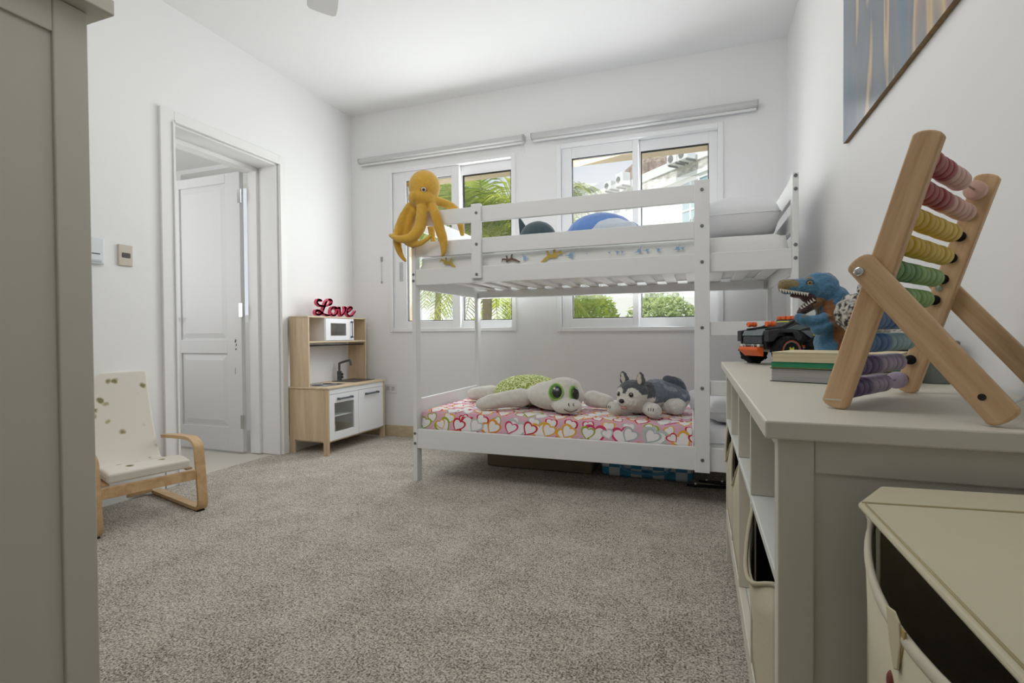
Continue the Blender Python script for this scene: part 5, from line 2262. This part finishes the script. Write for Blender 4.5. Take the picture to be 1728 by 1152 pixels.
BC = [((150, 66, 66), (206, 164, 148)), ((150, 66, 66), (206, 164, 148)), ((204, 168, 50), (214, 182, 76)), ((204, 168, 50), (214, 182, 76)),
      ((92, 136, 82), (132, 172, 102)), ((92, 136, 82), (132, 172, 102)), ((70, 104, 150), (142, 172, 178)), ((70, 104, 150), (142, 172, 178)),
      ((88, 74, 112), (160, 146, 168)), ((88, 74, 112), (160, 146, 168))]
RB, TB = .0153, .0206
bead_me = {}


def bead(col):
    if col not in bead_me:
        q = MB()
        h = TB / 2
        q.lathe([(.0032, -h), (RB * .86, -h), (RB * .955, -h * .88), (RB, -h * .6), (RB, h * .6), (RB * .955, h * .88), (RB * .86, h), (.0032, h)], (0, 0, 0), (0, 0, 1), 28)
        me = q.mesh('bead')
        me.materials.append(mat('bead_%d_%d_%d' % col, col, .5, bump=.04, bscale=60))
        me.polygons.foreach_set('use_smooth', [True] * len(me.polygons))
        bead_me[col] = me
    return bead_me[col]


PITCH = (.0211, .0258, .0244, .0254, .0252, .0244, .0238, .0232, .0224, .0217)
ORI = Matrix((E2, EZ, E1)).transposed().to_4x4()
for k in range(10):
    z = .0253 + (9 - k) * .0360
    s_ = -.0027 + .32 * (z - .0253)
    r0 = A0 + E2 * s_ + EZ * z
    q = MB()
    q.tube([r0 + E1 * (PT - .001), r0 + E1 * (SP + .001)], .0019, 8)
    q.build('rod', CHROME, ab, smooth=True)
    q = MB()
    q.lathe([(0, 0), (.0088, 0), (.0088, .004), (.0062, .006), (0, .006)], r0 + E1 * (SP - .0003), -E1, 18)
    q.build('rubber_stop', RUBBER, ab)
    far = {0: 1, 9: 1}.get(k, 0)
    push = 10 if k == 1 else 0
    for j in range(10):
        e = PT + .004 + TB / 2 + j * PITCH[k] + (.018 if k == 1 else 0)
        if j >= 10 - far:
            e = SP - .008 - TB / 2 if k == 0 else SP - .034
        w_ = ORI.copy()
        w_.translation = r0 + E1 * e + E2 * (.0008 * math.sin(j * 2.1 + k)) + EZ * (-.0006)
        link('bead', bead(BC[k][0 if j < 5 else 1]), ab, w_)

# --- books
bd1, bd2 = V((.921, -.389, 0)), V((.389, .921, 0))
PG = mat('page_grey_edges', (176, 176, 172), .8, var=.25, vscale=260, stretch=(.02, .02, 1))
PGC = mat('page_cream_edges', (220, 208, 170), .8, var=.25, vscale=260, stretch=(.02, .02, 1))
zc = TOPZ + .0004


def book(name, lab, c0, ln, wd, z0, z1, pages, cover, ct_, inset=.003):
    t = thing(name, lab, 'book', c0 + bd1 * ln / 2 + V((0, 0, z0 - c0.z)), 'books stacked under the dinosaur')
    for za, zb in ((z0, z0 + ct_), (z1 - ct_, z1)):
        q = MB()
        cc = c0 + bd1 * (ln / 2) + bd2 * (wd / 2)
        cc.z = (za + zb) / 2
        q.obox(cc, bd1, bd2, EZ, (ln / 2, wd / 2, (zb - za) / 2))
        q.build('cover', cover, t, bevel=.0006)
    q = MB()
    cc = c0 + bd1 * (ln / 2) + bd2 * (wd / 2)
    cc.z = (z0 + z1) / 2
    q.obox(cc, bd1, bd2, EZ, (ln / 2 - inset, wd / 2 - inset, (z1 - z0) / 2 - ct_))
    q.build('page_block', pages, t)
    return t


bo = V((.156, 1.331, TOPZ))
book('hardcover_book', 'thick grey-edged book at the bottom of the small book stack', bo, .250, .19, zc, zc + .0315, PG, mat('cover_black', (48, 48, 50), .5), .0016)
t = thing('hardcover_book', 'green slim book in the middle of the small book stack', 'book', bo + V((0, 0, .032)), 'books stacked under the dinosaur')
z1b = zc + .0319
q = MB()
cc = bo + bd1 * .122 + bd2 * .095 + V((0, 0, 0))
cc.z = z1b + .0075
q.obox(cc, bd1, bd2, EZ, (.120, .092, .0062))
q.build('cover', mat('cover_green', (42, 136, 96), .5), t, bevel=.001)
q = MB()
cc.z = z1b + .0007
q.obox(cc, bd1, bd2, EZ, (.121, .093, .0006))
q.build('page_block', mat('page_olive', (150, 156, 84), .8), t)
z2b = z1b + .0140
book('hardcover_book', 'cream-edged book on top of the small book stack', bo + bd1 * .004, .238, .18, z2b, z2b + .0225, PGC, mat('cover_cream', (216, 204, 168), .6), .0012, .001)
q = MB()

# --- monster truck
n_f, s_f = V((-.848, -.530, 0)), V((.530, -.848, 0))
TC = V((.236, 2.022, TOPZ))     # ground point under the front axle


def tp3(f, s, z):
    return TC + n_f * f + s_f * s + V((0, 0, z))


tk = thing('toy_truck', 'black and grey toy monster truck with orange bumper and lights beside the dinosaur', 'toy truck', TC + n_f * -.07)
TBK, TGR, TOR, TYL, TSIL = mat('truck_black', (34, 34, 38), .4), mat('truck_grey', (100, 112, 116), .4), mat('truck_orange', (232, 96, 34), .45), mat('truck_lime', (206, 210, 60), .5), mat('truck_silver', (190, 192, 190), .35)


def tprism(poly, s0, s1, name, m_, parent, bevel=.003):
    """side outline (forward, up) extruded across the truck"""
    q = MB()
    q.prism(poly, lambda a, b_, d_: tp3(a, d_, b_), s0, s1)
    return q.build(name, m_, parent, bevel=bevel)


body = tprism([(.062, .060), (.066, .100), (.050, .118), (-.010, .126), (-.055, .150), (-.150, .150), (-.190, .128), (-.200, .085), (-.185, .062)], -.058, .058, 'body_shell', TBK, tk, .005)
tprism([(.058, .1195), (.0, .127), (-.05, .1355), (-.05, .130), (.0, .121), (.055, .113)], -.042, .042, 'hood', TGR, body, .002)
for sg in (-1, 1):
    tprism([(.052, .121), (-.012, .128), (-.058, .152), (-.052, .156), (-.008, .136), (.054, .128)], sg * .048 - .007, sg * .048 + .007, 'roll_bar', TBK, tk, .002)
    tprism([(-.07, .1205), (-.015, .1255), (-.06, .140), (-.11, .132)], sg * .0586, sg * .0625, 'side_window', TGR, tk, .001)
    tprism([(.070, .082), (.070, .120), (.020, .126), (-.045, .118), (-.060, .090), (-.040, .078), (-.022, .112), (.028, .112), (.050, .082)], sg * .060 if sg > 0 else -.084, sg * .084 if sg > 0 else -.060, 'fender', TBK, tk, .003)
    tprism([(-.075, .118), (-.17, .122), (-.20, .096), (-.12, .088)], sg * .0588, sg * .064, 'side_panel', TGR, tk, .0015)
    for k in range(3):
        q = MB()
        q.obox(tp3(-.125 - k * .010, sg * .0642, .103), n_f, s_f, EZ, (.003, .0006, .004))
        q.build('lime_stripe', TYL, tk)
# grille, bumper, hooks
tprism([(.0665, .074), (.0665, .100), (.0705, .100), (.0705, .074)], -.05, .05, 'grille', mat('grille_dark', (52, 56, 62), .35), tk, .002)
tprism([(.068, .101), (.060, .119), (.064, .121), (.0735, .103)], -.052, .052, 'grille_top', TGR, tk, .002)
tprism([(.0665, .0655), (.0665, .073), (.078, .073), (.078, .0655)], -.054, .054, 'bumper_bar', TGR, tk, .002)
tprism([(.0625, .030), (.090, .052), (.090, .062), (.0625, .0645)], -.050, .050, 'skid_plate', TOR, tk, .003)
for s_ in (-.030, .016):
    q = MB()
    q.tube([tp3(.081 + .0 * math.cos(a), s_ + .0055 * math.cos(a), .062 + .010 * math.sin(a)) for a in [2 * PI * i / 14 for i in range(15)]], .0022, 6, caps=False)
    q.build('tow_hook', TSIL, tk, smooth=True)
for s_ in (-.046, .044):
    q = MB()
    q.obox(tp3(.0795, s_, .0685), n_f, s_f, EZ, (.0016, .006, .0045))
    q.build('fog_light', mat('lamp_pale', (214, 214, 196), .3), tk, bevel=.001)
for s_ in (-.047, .049):
    for df in (0, -.016):
        q = MB()
        q.lathe([(0, 0), (.009, 0), (.0098, .006), (.0085, .013), (0, .013)], tp3(.044 + df - .004, s_ + (.004 if df else 0), .1425), n_f, 14)
        q.build('spot_lamp', TOR, tk)
for i in range(4):
    q = MB()
    q.obox(tp3(-.072, -.036 + i * .0225 + (.004 if i > 1 else 0), .1655), n_f, s_f, EZ, (.007, .0098, .0062))
    q.build('roof_lamp', TOR, tk, bevel=.002)
tprism([(-.062, .1505), (-.145, .1505), (-.140, .159), (-.068, .159)], -.050, .050, 'roof_rack', TBK, tk, .002)
tprism([(-.055, .147), (-.059, .1535), (-.0615, .153), (-.0575, .1465)], -.038, .038, 'lime_visor', TYL, tk, .0005)
for fr in (0, -.135):
    for sg in (-1, 1):
        c = tp3(fr, sg * .084, .0505)
        q = MB()
        q.lathe([(.026, -.021), (.044, -.023), (.0485, -.017), (.0495, 0), (.0485, .017), (.044, .023), (.026, .021)], c, s_f * sg, 30)
        for j in range(18):
            a = 2 * PI * j / 18
            d_ = n_f * math.cos(a) + EZ * math.sin(a)
            t_ = -n_f * math.sin(a) + EZ * math.cos(a)
            q.obox(c + d_ * .0480 + s_f * (.0105 if j % 2 else -.0105), d_, s_f, t_, (.0024, .0105, .0052))
        wl = q.build('wheel', RUBBER, tk)
        q = MB()
        q.lathe([(0, .012), (.026, .013), (.033, .018), (.034, .0215), (.030, .0225), (.026, .018), (0, .016)], c, s_f * sg, 26)
        q.build('rim', mat('rim_grey', (96, 104, 106), .4), wl)
        q = MB()
        q.tube([c + (n_f * math.cos(a) + EZ * math.sin(a)) * .0345 + s_f * (sg * .0222) for a in [2 * PI * i / 28 for i in range(29)]], .0011, 6, caps=False)
        q.build('rim_ring', TOR, wl, smooth=True)
        q = MB()
        q.lathe([(.005, .017), (.0095, .018), (.0095, .024), (.005, .0245)], c, s_f * sg, 16)
        for j in range(6):
            a = 2 * PI * j / 6
            d_ = n_f * math.cos(a) + EZ * math.sin(a)
            q.obox(c + d_ * .0115 + s_f * (sg * .0215), d_, s_f, d_.cross(s_f), (.0028, .0022, .0022))
        q.build('hub', TYL, wl)
q = MB()
for fr in (0, -.135):
    q = MB()
    q.tube([tp3(fr, -.062, .0505), tp3(fr, .062, .0505)], .007, 8)
    q.build('axle', TSIL, tk, smooth=True)
for s_ in (-.05, .05):
    q = MB()
    q.obox(tp3(-.07, s_, .064), n_f, s_f, EZ, (.03, .01, .004))
    q.build('side_step', TOR, tk, bevel=.001)

# --- tyrannosaur
YD = 1.62
dn_ = thing('dinosaur_plush', 'blue and brown open-mouthed plush tyrannosaur standing behind the books', 'soft toy', (.345, YD, TOPZ))


def dp(u, v, dy=0):
    return px(u, v, 'Y', YD + dy)


def dino_col(p):
    x, z = p.x, p.z
    blue, tan, brown = (78, 124, 158), (128, 114, 78), (140, 92, 58)
    nn = noise.noise(p * 26)
    # brown belly and throat on the camera-left front
    if p.y < YD + .03:
        bx0 = .340 + (.93 - z) * .10
        if z < .905 and x > bx0 - .004 + .01 * nn and x < bx0 + .062 and z > TOPZ + .02:
            return brown
        if .905 < z < .965 and .313 + (0.965 - z) * .18 < x < .338 + (.965 - z) * .16 and p.y < YD:
            return brown
    if nn > .22 and z > .90:
        return tan
    if x < .232 and z > .99:
        return (126, 108, 70)
    if nn > .34:
        return (92, 100, 92)
    return blue


b = MB()
b.ell(dp(1386, 486), (.044, .042, .043))                     # skull
b.ell(dp(1366, 484, -.004), (.036, .036, .030))
for t in range(7):                                           # upper jaw
    k = t / 6
    b.ell(dp(1372 - 44 * k, 484 - .5 * k, -.010), (.026 - .002 * k, .032 - .006 * k, .0245 - .0030 * k))
b.ell(dp(1322, 482, -.010), (.0150, .023, .0190))
b.ell(dp(1383, 468, .0), (.030, .030, .014))                 # brow
for t in range(6):                                           # neck and chest
    k = t / 5
    b.ell(dp(1403 + 8 * k, 500 + 52 * k, .01), (.042 + .008 * k, .042 + .008 * k, .030))
b.ell(dp(1416, 580, .015), (.062, .062, .066))               # belly
b.ell(dp(1440, 560, .03), (.05, .05, .06))
b.ell(dp(1400, 600, -.012), (.034, .038, .044))              # near thigh
b.ell(dp(1418, 612, .05), (.034, .038, .044))
for dv in (-.016, .05):                                      # feet
    c_ = dp(1392, 620, dv)
    c_.z = TOPZ + .0225
    b.ell(c_, (.040, .030, .0215))
    c_.x += .012
    c_.z = TOPZ + .05
    b.ell(c_, (.027, .027, .04))
for pts in (((1392, 536), (1378, 541), (1362, 540), (1350, 537)), ((1398, 548), (1388, 556), (1378, 556))):   # arms
    pp = smooth_path([dp(u, v, -.045) for u, v in pts], 5)
    for i, p in enumerate(pp):
        b.ell(p, (.0155, .0155, .0150), seg=12, rings=8)
tl = smooth_path([dp(1440, 600, .05), dp(1470, 622, .06), dp(1500, 627, .05), dp(1530, 630, .03)], 5)
for i, p in enumerate(tl):                                   # tail
    r = .045 * (1 - i / len(tl) * .8)
    p.z = max(p.z, TOPZ + r + .001)
    b.ell(p, (r, r, r), seg=12, rings=8)
plush('body', b, FUR, dn_, .0045, 2, dino_col, .0028, 70, TOPZ + .0006)
b = MB()                                                     # lower jaw hanging open
pj = smooth_path([dp(1384, 505, -.006), dp(1372, 513, -.010), dp(1360, 520, -.012), dp(1352, 527, -.012)], 5)
for i, p in enumerate(pj):
    k = i / (len(pj) - 1)
    b.ell(p, (.022 - .010 * k, .026 - .008 * k, .017 - .007 * k), seg=14, rings=10)
jw = plush('lower_jaw', b, FUR, dn_, .004, 2, lambda p: (74, 56, 54) if p.x < dp(1366, 510).x + .004 else (128, 96, 66), .001, 80)
b = MB()
for (u, v, rx, rz_) in ((1352, 498, .030, .0085), (1366, 503, .022, .014), (1372, 510, .014, .014)):
    b.ell(dp(u, v, -.012), (rx, .022, rz_), seg=16, rings=10)
plush('mouth_lining', b, VEL, dn_, .004, 2, lambda p: (66, 44, 46))
TTH = mat('felt_white', (228, 224, 212), .8)
for (pa, pb, nt) in (((1316, 492), (1359, 499), 11),):
    for sy in (-1, 1):
        q = MB()
        for i in range(nt):
            k = i / (nt - 1)
            u, v = pa[0] + (pb[0] - pa[0]) * k, pa[1] + (pb[1] - pa[1]) * k
            wy = .0195 + .009 * k
            c_ = dp(u, v - 1.5, -.010)
            c_.y += sy * wy
            q.add([c_ + V((-.0042, 0, .004)), c_ + V((.0042, 0, .004)), c_ + V((0, sy * .001, -.0062)), c_ + V((0, sy * .0035, .004))], [(0, 1, 3), (0, 2, 1), (1, 2, 3), (0, 3, 2)])
        q.build('upper_teeth', TTH, dn_)
for sy in (-1, 1):
    q = MB()
    for i in range(6):
        k = i / 5
        c_ = dp(1356 + 20 * k, 523 - 13 * k, -.012)
        c_.y += sy * (.016 + .006 * k)
        c_ += V((-.006, 0, .006))
        q.add([c_ + V((-.003, 0, -.004)), c_ + V((.003, 0, -.003)), c_ + V((-.006, 0, .006)), c_ + V((0, sy * .003, -.003))], [(0, 1, 3), (0, 2, 1), (1, 2, 3), (0, 3, 2)])
    q.build('lower_teeth', TTH, jw)
p, n_ = hit_ell(1367, 477.5, dp(1376, 484), (.043, .042, .039))
p, n_ = p, (n_ + V((0, -.5, 0))).normalized()
e = disc('eye', p, n_, .0062, .0062, .004, mat('eye_amber', (202, 160, 60), .3), dn_, .001)
disc('pupil', p, n_, .0040, .0042, .003, EYEK, e, .0035)
q = MB()
R = frame_of(n_)
q.tube([p + R @ V((math.cos(a) * .0085, math.sin(a) * .0085, .002)) for a in [math.pi * k / 10 for k in range(-1, 12)]], .0026, 6)
q.build('eyelid', mat('lid_blue', (52, 88, 118), .9), e, smooth=True)

# --- speckled toy behind the abacus
sp2 = thing('speckled_plush', 'fluffy black and white speckled plush toy behind the abacus post', 'soft toy', (.41, 1.47, TOPZ))


def speck(p):
    n1 = noise.noise(p * 95)
    if p.z < TOPZ + .10 and p.x > .40:
        return (74, 60, 52) if n1 > -.2 else (44, 38, 36)
    return (40, 40, 42) if n1 > .12 else ((206, 202, 192) if n1 > -.3 else (150, 148, 142))


b = MB()
b.ell(px(1449, 528, 'Y', 1.50), (.052, .05, .050))
b.ell(px(1470, 548, 'Y', 1.53), (.055, .06, .055))
for t in range(6):
    k = t / 5
    c_ = px(1470 + 60 * k, 575 + 14 * k, 'Y', 1.53 - .06 * k)
    b.ell(c_, (.045, .045, .050 - .010 * k))
for k in (0, 1, 2):
    c_ = px(1448 + 34 * k, 600, 'Y', 1.54 - .02 * k)
    c_.z = TOPZ + .038
    b.ell(c_, (.035, .035, .037))
plush('body', b, FUR, sp2, .005, 1, speck, .006, 75, TOPZ + .0006)
q = MB()
q.ell(px(1456, 488, 'Y', 1.52), (.014, .012, .018), seg=14, rings=8)
plush('ear', q, FUR, sp2, .004, 1, speck, .003, 80)

# --- grey container against the wall behind the abacus
gb = thing('grey_canister', 'dark grey-green lidded container against the wall behind the abacus', 'container', (.49, 1.47, TOPZ))
q = MB()
q.lathe([(0, 0), (.036, 0), (.038, .004), (.038, .080), (0, .080)], (.494, 1.385, TOPZ + .0004), (0, 0, 1), 28)
q.build('can_body', mat('canister_grey', (108, 114, 110), .35, metal=.3), gb, bevel=.001)
q = MB()
q.lathe([(0, 0), (.0395, 0), (.0395, .010), (.036, .013), (0, .013)], (.494, 1.385, TOPZ + .0808), (0, 0, 1), 28)
q.build('lid', mat('canister_lid', (84, 90, 86), .4), gb, bevel=.001)
